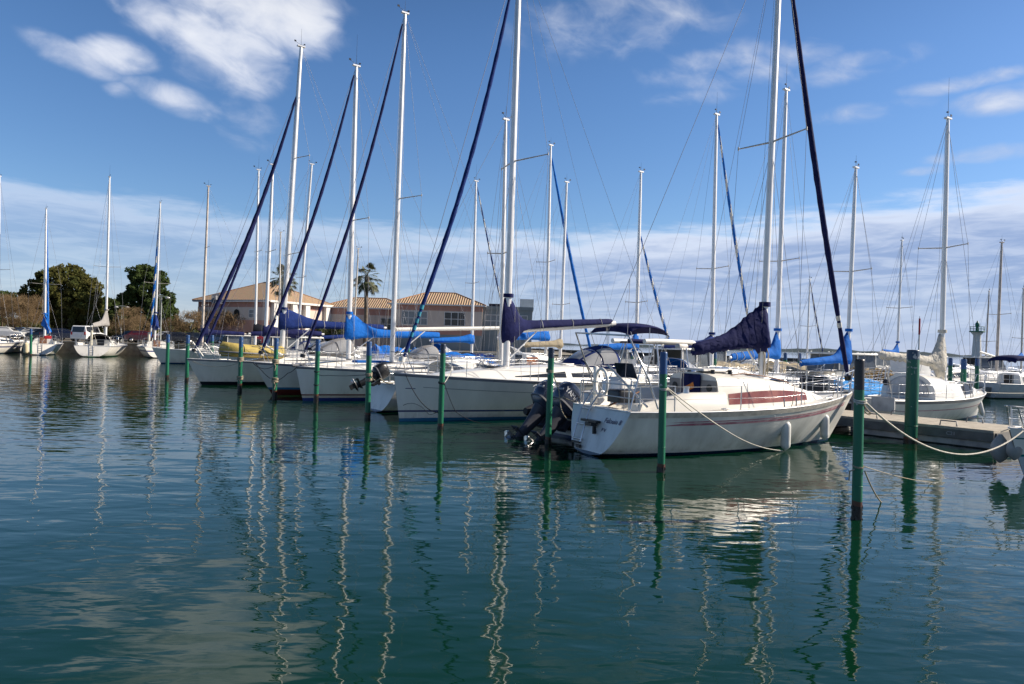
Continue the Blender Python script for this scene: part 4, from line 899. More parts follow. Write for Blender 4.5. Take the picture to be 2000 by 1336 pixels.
c_ = P(424, 582, 42.5); b = MB(); s_ = .34
b.add([(-s_, 0, .3), (s_, 0, -.22), (-s_ * .2, s_ * .8, -.25), (-s_ * .8, -s_ * .5, -.2), (.05, .1, .42)], [(0, 1, 2), (0, 2, 3), (0, 3, 1), (1, 3, 2), (0, 4, 1), (0, 2, 4), (4, 2, 1)]); b.box((0, 0, 0), (.45, .45, .02)); b.box((0, 0, 0), (.02, .45, .5))
o = b.build('radar_reflector', GREYP); o.location = c_; tag(o, 'dark grey pointed radar reflector hanging between the two navy headsails', 'radar reflector')

for i, (px, Y, lab) in enumerate(((1385, 48, 'white cabin boat far behind the near sailboat\'s boom end'), (1500, 52, 'white cabin boat far behind the near sailboat\'s mast cover'), (1600, 50, 'white cabin boat far behind, left of the grey-windowed hardtop motorboat'), (1655, 56, 'white motorboat far behind the near boat\'s navy headsail foot'),
        (1790, 42, 'white cabin boat just behind the thickest pole'), (1850, 46, 'white motorboat behind the small cabin sailboat\'s mast'), (1930, 62, 'white motorboat at the foot of the lighthouse'), (1145, 50, 'white cabin boat far behind the big sloop\'s sprayhood'), (660, 47, 'white cabin boat behind the mast with the bright blue cover'), (540, 56, 'white cabin boat behind the mast of the leftmost big sloop'))):
    lowboat(lab, px, 7.4, ('plain', 'bluestripe')[i % 2], heading=(38, 215, 10, 60)[i % 4], Y=Y, cabh=.8, cat='motorboat', extra=(hardtop if i % 3 == 0 else (canopy(GREYC, .8) if i % 3 == 1 else None)))
# ---------------------------------------------------------------- cabin sailboat across the pontoon with the cream furled mainsail
def b7():
    H = Hull(7.9, 2.7, .85, 1.12, .72, .55, -.05, .45, 2.3, -.3, -.15)
    def ex(r, H, c):
        # tall rounded sprayhood-like cuddy cabin with aft bulkhead, port hole, well
        b = MB(); rows = []
        for i in range(12):
            k = i / 11; x = 2.4 + 2.7 * k; w = 1.05 * (1 - .35 * k ** 2); h = 1.0 * (1 - .55 * k ** 2.4); z = H.F(.4) - .05
            rows.append([Vector((x, w * math.cos(math.pi * j / 20), z + h * math.sin(math.pi * j / 20) ** .7)) for j in range(21)])
        b.loft(rows, False, True, 0, True); cu = b.build('cuddy_cabin', WHITE, r)
        b = MB(); b.loft([[Vector((2.36, .80 * math.cos(math.pi * j / 16), H.F(.4) + .10 + .74 * math.sin(math.pi * j / 16) ** .7)) for j in range(17)], [Vector((2.30, .70 * math.cos(math.pi * j / 16), H.F(.4) + .14 + .66 * math.sin(math.pi * j / 16) ** .7)) for j in range(17)]], False, True); b.build('bulkhead', mat('worn_white', (.60, .59, .57), .6, var=.1), cu)
        b = MB(); b.tube([(2.33, .78, H.F(.4) + .55), (2.24, .78, H.F(.4) + .55)], .12, 14); b.build('compass', BLACK, cu)
        for sd in (1, -1):
            for x0, x1, ww in ((5.0, 5.55, .70), (5.65, 5.95, .60)):
                b = MB(); z = H.F(.65); b.add([(x0, sd * (ww + .10), z + .10), (x1, sd * (ww + .02), z + .10), (x1 - .08, sd * (ww - .04), z + .42), (x0, sd * ww, z + .50)], [(0, 1, 2, 3)]); o = b.build('window', GLASS, r); s_ = o.modifiers.new('s', 'SOLIDIFY'); s_.thickness = .03
        b = MB(); b.box((-.02, .55, .42), (.05, .75, .42)); b.build('outboard_well', BLACK, r)
        b = MB(); b.box((-.04, -.55, .72), (.06, .85, .5)); b.build('stern_board', mat('worn_white', (.60, .59, .57), .6, var=.1), r)
        outboard(r, Vector((-.02, .50, .60)), .55, 12, GREYP, GREYP)
    y = yacht('sailboat', 'small white cabin sailboat with cream furled mainsail on its mast, moored across the pontoon', H, 'plain', 31, mast=(1852, 228, 1838, 735, 28.4), mastat=4.7, near=True, basez=1.85,
        cab=((4.4, 6.9, .82, .50, .5, 2.4, .8, .05), []), extra=ex, rub=(GREYP, .10), bands=[('thin_stripe', MAROON, .33, .36, .04, .96)], railspec=dict(n=4),
        rigspec=dict(r=.10, spr=[(.49, .95, .15)], forestay_at=.99, boom=(3.6, 2.2, 2.5, 6), boomm=OLDALU, cover=(SAILC, 1.30, .22, .17, 1.0, .12), wrinkle=.22, flap=.28, drop=.16, ant=1.6, vang=False))
    s_ = y.rotation_euler.z
    return y
B7 = b7()
# ---------------------------------------------------------------- twin-engined boat
def rib():
    h = 37; a = R(h); s0 = Vector((1.35, 19.5, 0)); root = empty('rigid_inflatable_boat', s0, a)
    tag(root, 'dark inflatable boat with two big dark outboards and padded arch, between two sailboats', 'motorboat')
    H = Hull(6.4, 1.9, .55, .85, .95, .8, 0, .5, 2.4, -.3, -.25); hull_parts(root, H, HM['plain'], GREYDECK, None, False, 18)
    b = MB()
    pts = []
    for sd in (1, -1):
        q = [H.sheer(u, sd, -.12, .05) for u in (-.06, .0, .2, .4, .6, .75, .87, .95, 1.0)]
        pts = pts + (q if sd == 1 else q[::-1][1:])
    b.tube(pts, [.10] + [.24] * 14 + [.24, .10], 12); b.build('inflatable_tube', mat('black_hypalon', (.02, .022, .027), .6), root)
    b = MB(); b.rbox((2.3, 0, 1.05), (.9, .95, 1.1), .1, top=.85); b.rbox((1.4, 0, .85), (.6, 1.0, .7), .1); cs = b.build('console', WHITE, root)
    b = MB(); b.add([(2.6, .4, 1.55), (2.6, -.4, 1.55), (2.4, -.36, 2.0), (2.4, .36, 2.0)], [(0, 1, 2, 3)]); o = b.build('windscreen', GLASS, cs); o.modifiers.new('s', 'SOLIDIFY').thickness = .02
    b = MB(); b.rbox((.45, 0, .62), (.55, 1.5, .35), .08); b.build('bench', mat('navy_cushion', (.02, .022, .03), .6), root)
    # padded T-top arch
    b = MB(); z = 2.66
    for sd in (1, -1):
        for x in (3.0, 4.3): b.tube([(x, sd * .85, .8), (x + .05, sd * .82, 1.8), (x + .12, sd * .62, z - .04)], .024, 6)
    b.tube([(2.9, .62, z - .05), (4.6, .62, z - .05)], .02, 6); b.tube([(3.1, -.84, 1.6), (4.35, -.84, 1.6)], .016, 6); b.tube([(3.1, -.84, 1.2), (4.35, -.84, 1.2)], .016, 6); b.build('arch', STEEL, root)
    b = MB(); b.tube([(2.6, -.62, z), (3.0, -.66, z + .02), (4.6, -.66, z + .02), (4.95, -.5, z), (4.95, .5, z), (4.6, .66, z), (2.6, .66, z)], .075, 10); b.build('arch_padding', WHITE, root)
    b = MB(); b.tube([(2.6, 0, z + .02), (3.0, 0, z + .02), (4.8, 0, z + .02)], .05, 8); b.rbox((3.8, 0, z - .03), (1.9, 1.2, .05), .02); b.build('arch_awning', NAVY, root)
    b = MB(); b.box((-.05, 0, .5), (.12, 1.5, .55)); b.build('transom', BLACK, root)
    for y, t in ((.42, 38), (-.42, 36)): outboard(root, Vector((-.14, y, .40)), 1.30, t + 4, words='YAMAHA')
    return root
RIB = rib()
# ---------------------------------------------------------------- boat entering the picture on the right edge
def b8():
    H = Hull(5.6, 2.1, .85, 1.02, .8, .75, .05, .45, 2.0, -.3, -.2)
    def ex(r, H, c):
        b = MB(); b.rbox((2.3, 0, H.F(.4) + .45), (1.3, 1.2, .9), .12, top=.8); b.build('cabin_top', WHITE, r)
    return yacht('small_boat', 'small white boat with two thin teal lines, cut by the right edge of the picture', H, 'teal', 205, bow=(10.45, 15.0), near=True, cab=((2.2, 4.4, .7, .35, .5, 2.4, .8, .05), [(.1, .7, .3, .8, .7)]), extra=ex, railspec=dict(n=3, h=.42), cat='small boat')
b8()
fender('big grey drop-shaped fender nearest the pontoon\'s end, hanging from the boat at the right edge', 1953, 872, 15.7, .62, .19, GFEND, (.25, -.1, .5), 'fenders of the boat at the right edge', big=True)
fender('smaller grey drop-shaped fender tight against the bow of the boat at the right edge', 1981, 872, 15.2, .50, .15, GFEND, (.1, -.1, .5), 'fenders of the boat at the right edge', big=True)
# fenders of the near boat (starboard side at heading 28)
def near_fender(u, z, ln, r, lab):
    p = Hn.pt(u, z, -1, r + .01); a = R(28); w = Vector((2.1 + p.x * math.cos(a) - p.y * math.sin(a), 16.7 + p.x * math.sin(a) + p.y * math.cos(a), z))
    s_ = Hn.sheer(u, -1, .03, .55); sw = Vector((2.1 + s_.x * math.cos(a) - s_.y * math.sin(a), 16.7 + s_.x * math.sin(a) + s_.y * math.cos(a), s_.z))
    b = MB(); h = ln / 2
    b.rev([(.02, -h - .05), (r * .6, -h), (r * .93, -h + .05), (r, -h + .12), (r, h - .12), (r * .93, h - .05), (r * .6, h), (.03, h + .03), (.03, h + .08)], (0, 0, 0), 16)
    b.tube([(0, 0, h + .05), (sw - w) * .6 + Vector((.02, -.02, .05)), sw - w], .009, 5, 1); o = b.build('fender', [FEND, TROPE]); o.location = w; tag(o, lab, 'fender', 'white fenders on the near sailboat')
near_fender(.545, .40, .66, .12, 'white cylinder fender amidships on the pink-striped sailboat, the left one')
near_fender(.80, .50, .62, .115, 'white cylinder fender near the bow of the pink-striped sailboat, the right one')
a7 = R(31)
for u, lab in ((.80, 'white fender near the bow of the small cabin sailboat across the pontoon'),):
    H7 = Hull(7.9, 2.7, .85, 1.12, .72, .55, -.05, .45, 2.3, -.3, -.15); p = H7.pt(u, .5, -1, .11); b = MB(); b.rev([(.02, -.35), (.07, -.3), (.09, -.2), (.09, .2), (.07, .28), (.02, .32)], (0, 0, 0), 12); b.tube([(0, 0, .3), (0, .02, .75)], .008, 4, 1)
    o = b.build('fender', [FEND, ROPE]); o.location = B7.location + Matrix.Rotation(a7, 3, 'Z') @ p; o.rotation_euler = (R(-14), 0, a7); tag(o, lab, 'fender')
# fender on B4 (grey, dangling over the dark stern)
fender('limp greenish white fender on the big sloop\'s side, above the left outboard', 1028, 757, 24.0, .55, .12, mat('dirty_fender', (.42, .42, .34), .6), (0, .05, .55))
# ---------------------------------------------------------------- far left boats on the quay
def lboat(label, tx, ty, bx, px, L, B, hm, heading, Y, rs, ex=None, mastat=None, cabm=WHITE, **k):
    c = PW(px, 690.0 + (px) * .012, 0); c = P(px, 690, Y)
    H = Hull(L, B, 1.05, 1.25, .80, .8, .55, .45, 2.0, -.35, .02)
    y = yacht('sailboat', label, H, hm, heading, stern=(c.x, Y), mast=(tx, ty, bx, 640, Y + L * .5), mastat=L * .5, near=False, well=(.05, .28, .5, .4), cab=small_cab(L, .55), extra=ex, railspec=dict(n=4), rigspec=rs, rub=(GREYP, .05), cabm=cabm)
    return y
def stern_bits(words=None, flag=None, dodger=None, ladder=True):
    def f(r, H, c):
        b = MB(); x = c.x0; z = H.F(.3)
        b.rbox((x - .03, 0, z + .30), (.05, .62, .75), .02); b.build('companionway', WOOD if not dodger else BLACK, r)
        if dodger: sprayhood(r, H.L * .22, H.L * .36, 1.0, z + .42, .75, dodger)
        if ladder:
            b = MB()
            for y in (.16, -.16): b.tube([(-.50, y, .15), (-.1, y, 1.0), (.02, y, 1.35)], .018, 5)
            for k in range(4): b.tube([(-.48 + .11 * k, .16, .22 + .22 * k), (-.48 + .11 * k, -.16, .22 + .22 * k)], .016, 5)
            b.build('boarding_ladder', GREYP, r)
        for sd in (1, -1):
            b = MB(); b.rbox((1.3, sd * H.B * .34, H.F(.1) + .14), (2.2, .22, .34), .06); b.build('coaming', WHITE, r)
        if flag:
            b = MB(); b.tube([(.1, -.9, 1.2), (.0, -.95, 2.0)], .012, 4); b.build('flagstaff', STEEL, r)
            b = MB(); b.rbox((.12, -.55, 1.72), (.14, .62, .30), .06); b.build('red_lifebuoy', RED, r)
    return f
lboat('white quayside sailboat with bright blue vertical furled sail and brown companionway door', 90, 404, 88, 108, 8.8, 3.3, 'plain', 119, 68.5, dict(r=.125, spr=[(.42, 1.35, .1)], furl=(BLUE, None, .13, .05, .96), sag=.0, boom=(3.2, 3.0, 2.2, -12), cover=(BLUE, 1.1, .4, .28, .95, .3), wr=.008, patch=None), stern_bits(flag=True))
lboat('white quayside sailboat with grey sail cover, dark sprayhood and stern ladder', 214, 342, 207, 237, 10.5, 3.9, 'greenanti', 108, 67.5, dict(r=.13, spr=[(.45, 1.2, .1)], boom=(3.8, 3.2, 2.9, 8), cover=(GREYC, 1.5, .5, .3, .9, .2), wr=.008, ant=1.2), stern_bits(dodger=BLACKC))
lboat('white quayside sailboat with spiralled blue and white headsail, right of the two pines', 313, 392, 303, 340, 9.5, 3.3, 'bluestripe', 122, 69.5, dict(r=.12, spr=[(.42, 1.2, .1)], furl=(BLUE, STRAP, .11, .04, .97), boom=(3.4, 3.0, 2.9, 0), cover=(NAVYB, 1.6, .3, .3, .9, .10), wr=.008), stern_bits(dodger=None))
lboat('white sailboat cut by the picture\'s left edge, with a tan fender', -1, 340, -3, 14, 9.0, 3.4, 'bluestripe', 96, 66.5, dict(r=.11, spr=[(.42, 1.1, .1)], boom=(3.4, 2.8, 2.6, 0), wr=.008), stern_bits())
fender('tan fender on the right side of the leftmost boat', 51, 676, 66.5, .95, .2, mat('tan_fender', (.62, .52, .34), .6), (-.3, 0, .8))
# ---------------------------------------------------------------- pontoons
def pontoon():
    d = Vector((-.62, .785, 0)).normalized(); n = Vector((d.y, -d.x, 0)); o = Vector((10.4, 22.6, 0)); ang_ = math.atan2(d.y, d.x)
    root = empty('pontoon', o - d * 4.25, ang_); tag(root, 'long floating pontoon with pale deck, grey edge beam and numbered berths, behind the nearest boats', 'pontoon')
    # local x along d, local -y is the far side
    L_ = 76; Wd = 2.3; b = MB(); 
    for i in range(int(L_ / 2)):
        b.box((1 + i * 2, -Wd / 2, .49), (1.985, Wd + .08, .07))
    b.build('decking', mat('pontoon_deck', (.50, .45, .37), .85, var=.08, vscale=5, bump=.01, bscale=30), root)
    b = MB(); bm_ = mat('pontoon_beam', (.19, .18, .165), .7, var=.1, vscale=4)
    for y in (0, -Wd): b.box((L_ / 2, y, .335), (L_, .09, .235))
    b.box((.0, -Wd / 2, .335), (.09, Wd - .1, .235)); b.build('edge_beam', bm_, root)
    fm = zmat('pontoon_float', [(0, (.015, .02, .015)), (.03, (.46, .45, .42))], .8, .12, 4)
    x = .35; k = 0
    while x < L_ - 3:
        if not (3.9 < x < 4.0):
            b = MB(); b.rbox((x + 1.35, -Wd / 2, .0), (2.6 if k % 3 else 4.2, Wd - .1, .43), .04); b.build('float', fm, root)
        x += 4.6; k += 1
    for i in range(12):
        for y in (-.18, -Wd + .18):
            b = MB(); x0 = 1.2 + i * 2.2; b.tube([(x0 - .22, y, .52), (x0 - .2, y, .66), (x0 + .2, y, .66), (x0 + .22, y, .52)], .022, 6); b.build('mooring_bar', GREYP, root)
    M = Matrix.Translation((1.05, .049, .335)) @ Matrix.Rotation(R(180), 4, 'Z') @ Matrix.Rotation(R(90), 4, 'X'); text('C21', .14, M, root, mat('sign_letter', (.5, .5, .52), .6), 'berth_number', 0)
    M = Matrix.Translation((8.3, .049, .335)) @ Matrix.Rotation(R(180), 4, 'Z') @ Matrix.Rotation(R(90), 4, 'X'); text('C19', .14, M, root, mat('sign_letter', (.5, .5, .52), .6), 'berth_number', 0)
pontoon()
b = MB(); d_ = Vector((1, .12, 0)); b.box((24, 44, .42), (26, 2.2, .5), R(7)); o = b.build('pontoon', mat('pontoon_beam', (.13, .125, .115))); tag(o, 'far dark pontoon behind the green-hulled boat at the right', 'pontoon')
# ---------------------------------------------------------------- green mooring poles
def polemat(nm, top, ztop, green=(.008, .150, .075), tide=.16):
    return zmat(nm, [(0, (.010, .009, .007)), (tide, (.10, .032, .015)), (tide + .07, green), (ztop, top)], .42, .09, 5, jitter=.10, streak=True, drops=2.45)
PM = {'blue': polemat('pole_green_blue_top', (.02, .085, .24), 2.02), 'blue2': polemat('pole_green_blue_top_tide', (.02, .085, .24), 2.02, tide=.32), 'navy': polemat('pole_green_navy_top', (.02, .035, .07), 2.2), 'dark': polemat('pole_green_black_top', (.018, .016, .02), 2.0, tide=.26),
      'big': polemat('pole_green_big', (.02, .055, .10), 2.42, (.008, .13, .07)), 'cream': zmat('pole_cream', [(0, (.03, .03, .02)), (.25, (.62, .58, .46))], .6, .1, 5)}
def pole(px, pyw, wpx, m, label, top=2.41, group='green mooring poles', lean=0):
    w = PW(px, pyw); r = wpx * w.y / FPX / 2; b = MB()
    b.rev([(r, -1.5), (r * 1.02, 0.0), (r, .6), (r, 1.4), (r * .985, top - .03), (r * .93, top), (r * .5, top + .004)], (0, 0, 0), 20)
    for _ in range(int(26 + 40 * r)):                     # weed and barnacles at the tide line
        a_ = rnd.uniform(0, 6.2832); zz = rnd.uniform(-.02, .20) ; s_ = rnd.uniform(.015, .034) * (1 + 2 * r)
        b.box((math.cos(a_) * r, math.sin(a_) * r, zz), (s_, s_, s_ * 1.5), a_, 0, None, .6)
    b.tube([(math.cos(a) * r * 1.02, math.sin(a) * r * 1.02, .50) for a in [k * 6.2832 / 16 for k in range(17)]], r * .09, 5)
    o = b.build('mooring_pole', PM[m]); o.location = w; o.rotation_euler = (R(rnd.uniform(-.7, .7)), R(rnd.uniform(-.5, .5)), 0); tag(o, label, 'mooring pole', group)
    return w, r
POLE = {}
for key, a in {'p1': (326, 735, 6.5, 'blue', 'green mooring pole with blue top in open water, left of the leftmost big sloop\'s bow'), 'p2': (364.5, 740, 7, 'blue', 'green mooring pole with blue top touching the leftmost big sloop\'s bow tip'),
            'p3': (468, 760, 8, 'blue2', 'green pole with blue top in front of the yellow dinghy\'s left half'), 'p4': (536, 775, 8.5, 'blue2', 'green pole with blue top in front of the yellow dinghy\'s right end'),
            'p5': (617, 783, 9, 'blue2', 'green pole with blue top in front of the sloop with the dark red stripe'), 'p6': (718, 812, 10.5, 'blue', 'green pole with blue top beside the small black outboard'),
            'p7': (860, 835, 11, 'navy', 'green pole with dark top in front of the navy-striped sloop\'s bow'), 'p8': (1070, 862, 12, 'navy', 'green pole with dark top in front of the two big outboards'),
            'p9': (1291, 918, 14.5, 'blue', 'green pole with blue top in front of the pink-striped sailboat'), 'p10': (1673, 1010, 19, 'dark', 'nearest green pole, black-topped and rusty at the waterline, right of the pink-striped sailboat'),
            'p0': (413, 715, 6.5, 'blue', 'green pole with blue top standing behind the leftmost big sloop\'s foredeck')}.items():
    POLE[key] = pole(a[0], a[1], a[2], a[3], a[4])
POLE['p11'] = pole(1778, 862, 23, 'big', 'thickest green pole, rising through the edge of the pontoon', 2.64, None)
for px, pw, m, lab in ((60, 691, 'blue', 'green mooring pole between the two leftmost boats'), (178, 692, 'cream', 'cream mooring pole left of the boat with the grey sail cover'), (290, 693, 'cream', 'cream mooring pole left of the fourth quayside boat')):
    pole(px, pw, 4.4, m, lab, 2.5, 'poles by the quayside boats')
for px, Y, lab in ((1534, 44, 'blue pole between the two tan-covered boats'), (1562, 46, 'blue and green pole left of the hardtop motorboat'), (1857, 40, 'thin blue pole right of the small cabin sailboat\'s mast'), (1909, 42, 'thin blue pole below the lighthouse'), (1396, 40, 'green pole behind the near sailboat\'s boom end'), (1236, 40, 'green pole behind the sprayhood frame of the big sloop'), (797, 46, 'green pole with light blue top left of the big sloop\'s headsail foot'), (1883, 30, 'green pole behind the bow of the small cabin sailboat')):
    w = P(px, 690, Y); b = MB(); b.rev([(.11, -1), (.11, 1.2), (.11, 2.35), (.09, 2.4)], (0, 0, 0), 12); o = b.build('mooring_pole', PM['blue']); o.location = (w.x, w.y, 0); tag(o, lab, 'mooring pole', 'mooring poles behind the pontoon')
# ---------------------------------------------------------------- mooring ropes
def rope(label, pts, r=.013, m=ROPE, sag=0, wraps=(), group='mooring ropes', n=24):
    b = MB(); base = Vector(pts[0]); P_ = []
    for i in range(len(pts) - 1):
        a, c = Vector(pts[i]), Vector(pts[i + 1]); sg = sag if not isinstance(sag, (list, tuple)) else sag[i]
        for k in range(n + (i == len(pts) - 2)): q = k / n; p = a.lerp(c, q); p.z -= 4 * sg * q * (1 - q); P_.append(p - base)
    b.tube(P_, r, 6)
    for (w, pr, z, nn) in wraps:
        for k in range(nn):
            cz = z + k * r * 1.9; b.tube([Vector((w.x + math.cos(a) * (pr + r * .7), w.y + math.sin(a) * (pr + r * .7), cz + .02 * math.sin(a))) - base for a in [j * 6.2832 / 14 for j in range(15)]], r, 5)
    o = b.build('mooring_rope', m); o.location = base; tag(o, label, 'rope', group); return o
def zat(key, py): w, r = POLE[key]; p = P(1000, py, w.y); k = P((w.x / w.y * FPX) + 1000, py, w.y); return k.z
def onp(key, py, dx=0): w, r = POLE[key]; z = zat(key, py); return Vector((w.x + dx * r, w.y - r * .8, z))
w10, r10 = POLE['p10']; w9, r9 = POLE['p9']; w8, r8 = POLE['p8']; w7, r7 = POLE['p7']; w6, r6 = POLE['p6']
rope('thick white rope drooping from the nearest pole to the boat at the right edge', [onp('p10', 780, .6), P(1998, 838, 14.4)], .0155, ROPE, .62, [(w10, r10, zat('p10', 781), 2)], n=40)
rope('thin tan rope tied round the nearest pole above the water, running right into the water', [onp('p10', 906, 1), P(1850, 940, 15.2)], .007, TROPE, .06, [(w10, r10, zat('p10', 907), 2)])
rope('grey tail of rope hanging from the nearest pole down to the right', [onp('p10', 915, 1), PW(1722, 978, -.02)], .012, TROPE, .05)
rope('short grey rope end hanging on the left of the nearest pole', [onp('p10', 912, -1.1), onp('p10', 916, -2.1), onp('p10', 934, -2.2)], .010, TROPE, .0)
rope('small loop of rope on the nearest pole by the big white rope', [P(1685, 782, 10.9), P(1700, 802, 11), P(1699, 806, 11), P(1686, 795, 10.9)], .010, TROPE, [.02, 0, .02])
bowc = P(1530, 878, 17.6)
rope('pale rope slanting from the blue-topped centre pole down across the pink-striped hull', [onp('p9', 752, .7), P(1420, 838, 16.6), PW(1528, 876, .03)], .012, ROPE, [.03, .10], [(w9, r9, zat('p9', 756), 2)], n=30)
rope('pale rope from the blue-topped centre pole to the near sailboat\'s stern deck', [onp('p9', 755, .8), P(1352, 800, 15.2)], .010, ROPE, .02)
rope('tan rope looping from the dark-topped pole over the outboards', [onp('p8', 722, .5), P(1092, 760, 18.2), P(1098, 800, 18), P(1120, 815, 18), P(1130, 790, 18.1)], .014, TROPE, [-.02, .1, .1, .05], [(w8, r8, zat('p8', 722), 3)])
rope('tan rope from the dark-topped pole to the near sailboat\'s port quarter', [P(1070, 776, 18.3), P(1100, 771, 18.2), P(1128, 781, 17.9)], .013, TROPE, .03)
rope('dark line from the navy-striped sloop\'s bow to its pole', [P(790, 722, 21.9), onp('p7', 802, -1)], .013, DROPE, .28, [(w7, r7, zat('p7', 744), 2)])
rope('tan line from the dark-topped pole along the navy-striped hull to the right', [onp('p7', 744, 1), P(890, 800, 21.5), P(960, 822, 21.2)], .010, DROPE, [.05, .12])
rope('short dark line from the pole to the navy-striped sloop\'s foredeck cleat', [onp('p7', 744, 1), P(884, 712, 21.9)], .011, ROPE, .05)
rope('grey line from the navy-striped sloop\'s bow down to the water behind the pole', [onp('p7', 800, -1), P(838, 806, 21), P(784, 790, 22)], .007, DROPE, [.02, -.2])
rope('rope bundle on the pole beside the small black outboard', [onp('p6', 728, .8), P(742, 735, 22.5), P(768, 745, 22.6)], .018, TROPE, [.12, .06], [(w6, r6, zat('p6', 729), 3), (w6, r6, zat('p6', 739), 3)])
rope('double line between the two poles left of the black outboard', [onp('p5', 727, .5), P(640, 729, 27.0), onp('p6', 728, -1)], .011, DROPE, .03, [(POLE['p5'][0], POLE['p5'][1], zat('p5', 722), 2), (POLE['p5'][0], POLE['p5'][1], zat('p5', 748), 2)])
for key, py, lab in (('p3', 737, 'rope bundle low on the pole in front of the dinghy'), ('p4', 742, 'rope bundle low on the second pole in front of the dinghy'), ('p3', 700, 'rope round the middle of the pole in front of the dinghy'), ('p4', 706, 'rope round the middle of the second pole in front of the dinghy')):
    w, r = POLE[key]; z = zat(key, py); b = MB()
    for k in range(4):
        t = rnd.uniform(-.05, .05); b.tube([Vector((math.cos(a) * (r + .03), math.sin(a) * (r + .03), k * .045 + t * math.sin(a))) for a in [j * 6.2832 / 12 for j in range(13)]], .026, 5)
    b.tube([(0, -r - .04, 0), (.08, -r - .1, -.12), (.03, -r - .08, -.28)], .018, 5)
    o = b.build('mooring_rope', TROPE); o.location = (w.x, w.y, z); tag(o, lab, 'rope', 'mooring ropes')
rope('line from the sloop with red antifouling to the second pole by the dinghy', [P(495, 706, 30.0), onp('p4', 712, -1)], .012, DROPE, .15)
rope('line from the largest left sloop\'s bow to the pole by the dinghy', [P(372, 700, 34.8), onp('p3', 706, -1)], .010, TROPE, .22)
rope('dark line hanging from the red-striped sloop\'s bow towards the left', [P(580, 712, 27.6), P(562, 725, 27.8), P(540, 740, 28.3)], .012, DROPE, [.05, .04])
rope('dark rope from the second sloop\'s bow falling to the right pole', [P(500, 706, 29.9), P(512, 720, 29.5), P(528, 735, 29)], .014, DROPE, [.03, .03])
rope('white line from the small cabin sailboat\'s bow to the right edge', [P(1912, 762, 30.2), P(2005, 764, 34)], .014, ROPE, .02)
# ---------------------------------------------------------------- quay and land on the left
QZ = 1.2
def quay():
    b = MB(); pts = [(-400, -20 + 0), (-60, 74.5), (-46, 77), (-30, 80), (-16, 84.5), (5, 91), (9, 96), (9, 130), (-60, 420), (-400, 420)]
    pts[0] = (-400, 40)
    n = len(pts); b.add([(x, y, QZ) for x, y in pts] + [(x, y, -1.5) for x, y in pts], [tuple(range(n))] + [(i, i + n, (i + 1) % n + n, (i + 1) % n) for i in range(n)])
    # coping
    for i in range(1, 7):
        a, c = Vector((*pts[i], 0)), Vector((*pts[i + 1], 0)) if i + 1 < n else None
        if i < 6: d = c - a; m_ = (a + c) / 2; b.box((m_.x, m_.y, QZ + .04), (d.length, .5, .10), math.atan2(d.y, d.x), 1)
    o = b.build('quay', [mat('quay_stone', (.25, .22, .18), .9, var=.12, vscale=2, bump=.05, bscale=4), mat('quay_coping', (.40, .37, .31), .85, var=.1)]); tag(o, kind='structure')
quay()
HP = {'pink': mat('wall_pink', (.62, .35, .26), .9, var=.05, vscale=.6), 'pinkdark': mat('wall_dusty_pink', (.46, .26, .21), .9, var=.05, vscale=.6), 'cream': mat('wall_cream', (.66, .56, .47), .9, var=.04, vscale=.6), 'grey': mat('wall_grey_blue', (.24, .28, .29), .8, var=.05, vscale=.6),
      'white': mat('wall_white', (.80, .77, .72), .9, var=.03), 'frame': mat('window_frame', (.7, .7, .68), .5), 'shade': mat('awning_dark', (.03, .03, .05), .8)}
def tile_mat():
    m = bpy.data.materials.new('clay_tile_roof'); m.use_nodes = True; t = m.node_tree; bs = t.nodes['Principled BSDF']; bs.inputs['Roughness'].default_value = .85
    tcn = t.nodes.new('ShaderNodeTexCoord'); w = t.nodes.new('ShaderNodeTexWave'); w.wave_type = 'BANDS'; w.bands_direction = 'X'; w.inputs['Scale'].default_value = .9; w.inputs['Distortion'].default_value = .3
    t.links.new(tcn.outputs['UV'], w.inputs['Vector']); w2 = t.nodes.new('ShaderNodeTexNoise'); w2.inputs['Scale'].default_value = 3; t.links.new(tcn.outputs['Object'], w2.inputs['Vector'])
    cr = t.nodes.new('ShaderNodeValToRGB'); cr.color_ramp.elements[0].color = (.30, .18, .10, 1); cr.color_ramp.elements[1].color = (.60, .42, .26, 1); cr.color_ramp.elements[0].position = .1; cr.color_ramp.elements[1].position = .6
    t.links.new(w.outputs['Fac'], cr.inputs[0]); mx = t.nodes.new('ShaderNodeMix'); mx.data_type = 'RGBA'; mx.blend_type = 'MULTIPLY'; mx.inputs[0].default_value = .35; t.links.new(cr.outputs[0], mx.inputs[6]); t.links.new(w2.outputs['Color'], mx.inputs[7])
    t.links.new(mx.outputs[2], bs.inputs['Base Color']); bp = t.nodes.new('ShaderNodeBump'); bp.inputs['Distance'].default_value = .08; t.links.new(w.outputs['Fac'], bp.inputs['Height']); t.links.new(bp.outputs[0], bs.inputs['Normal'])
    return m
TILE = tile_mat()
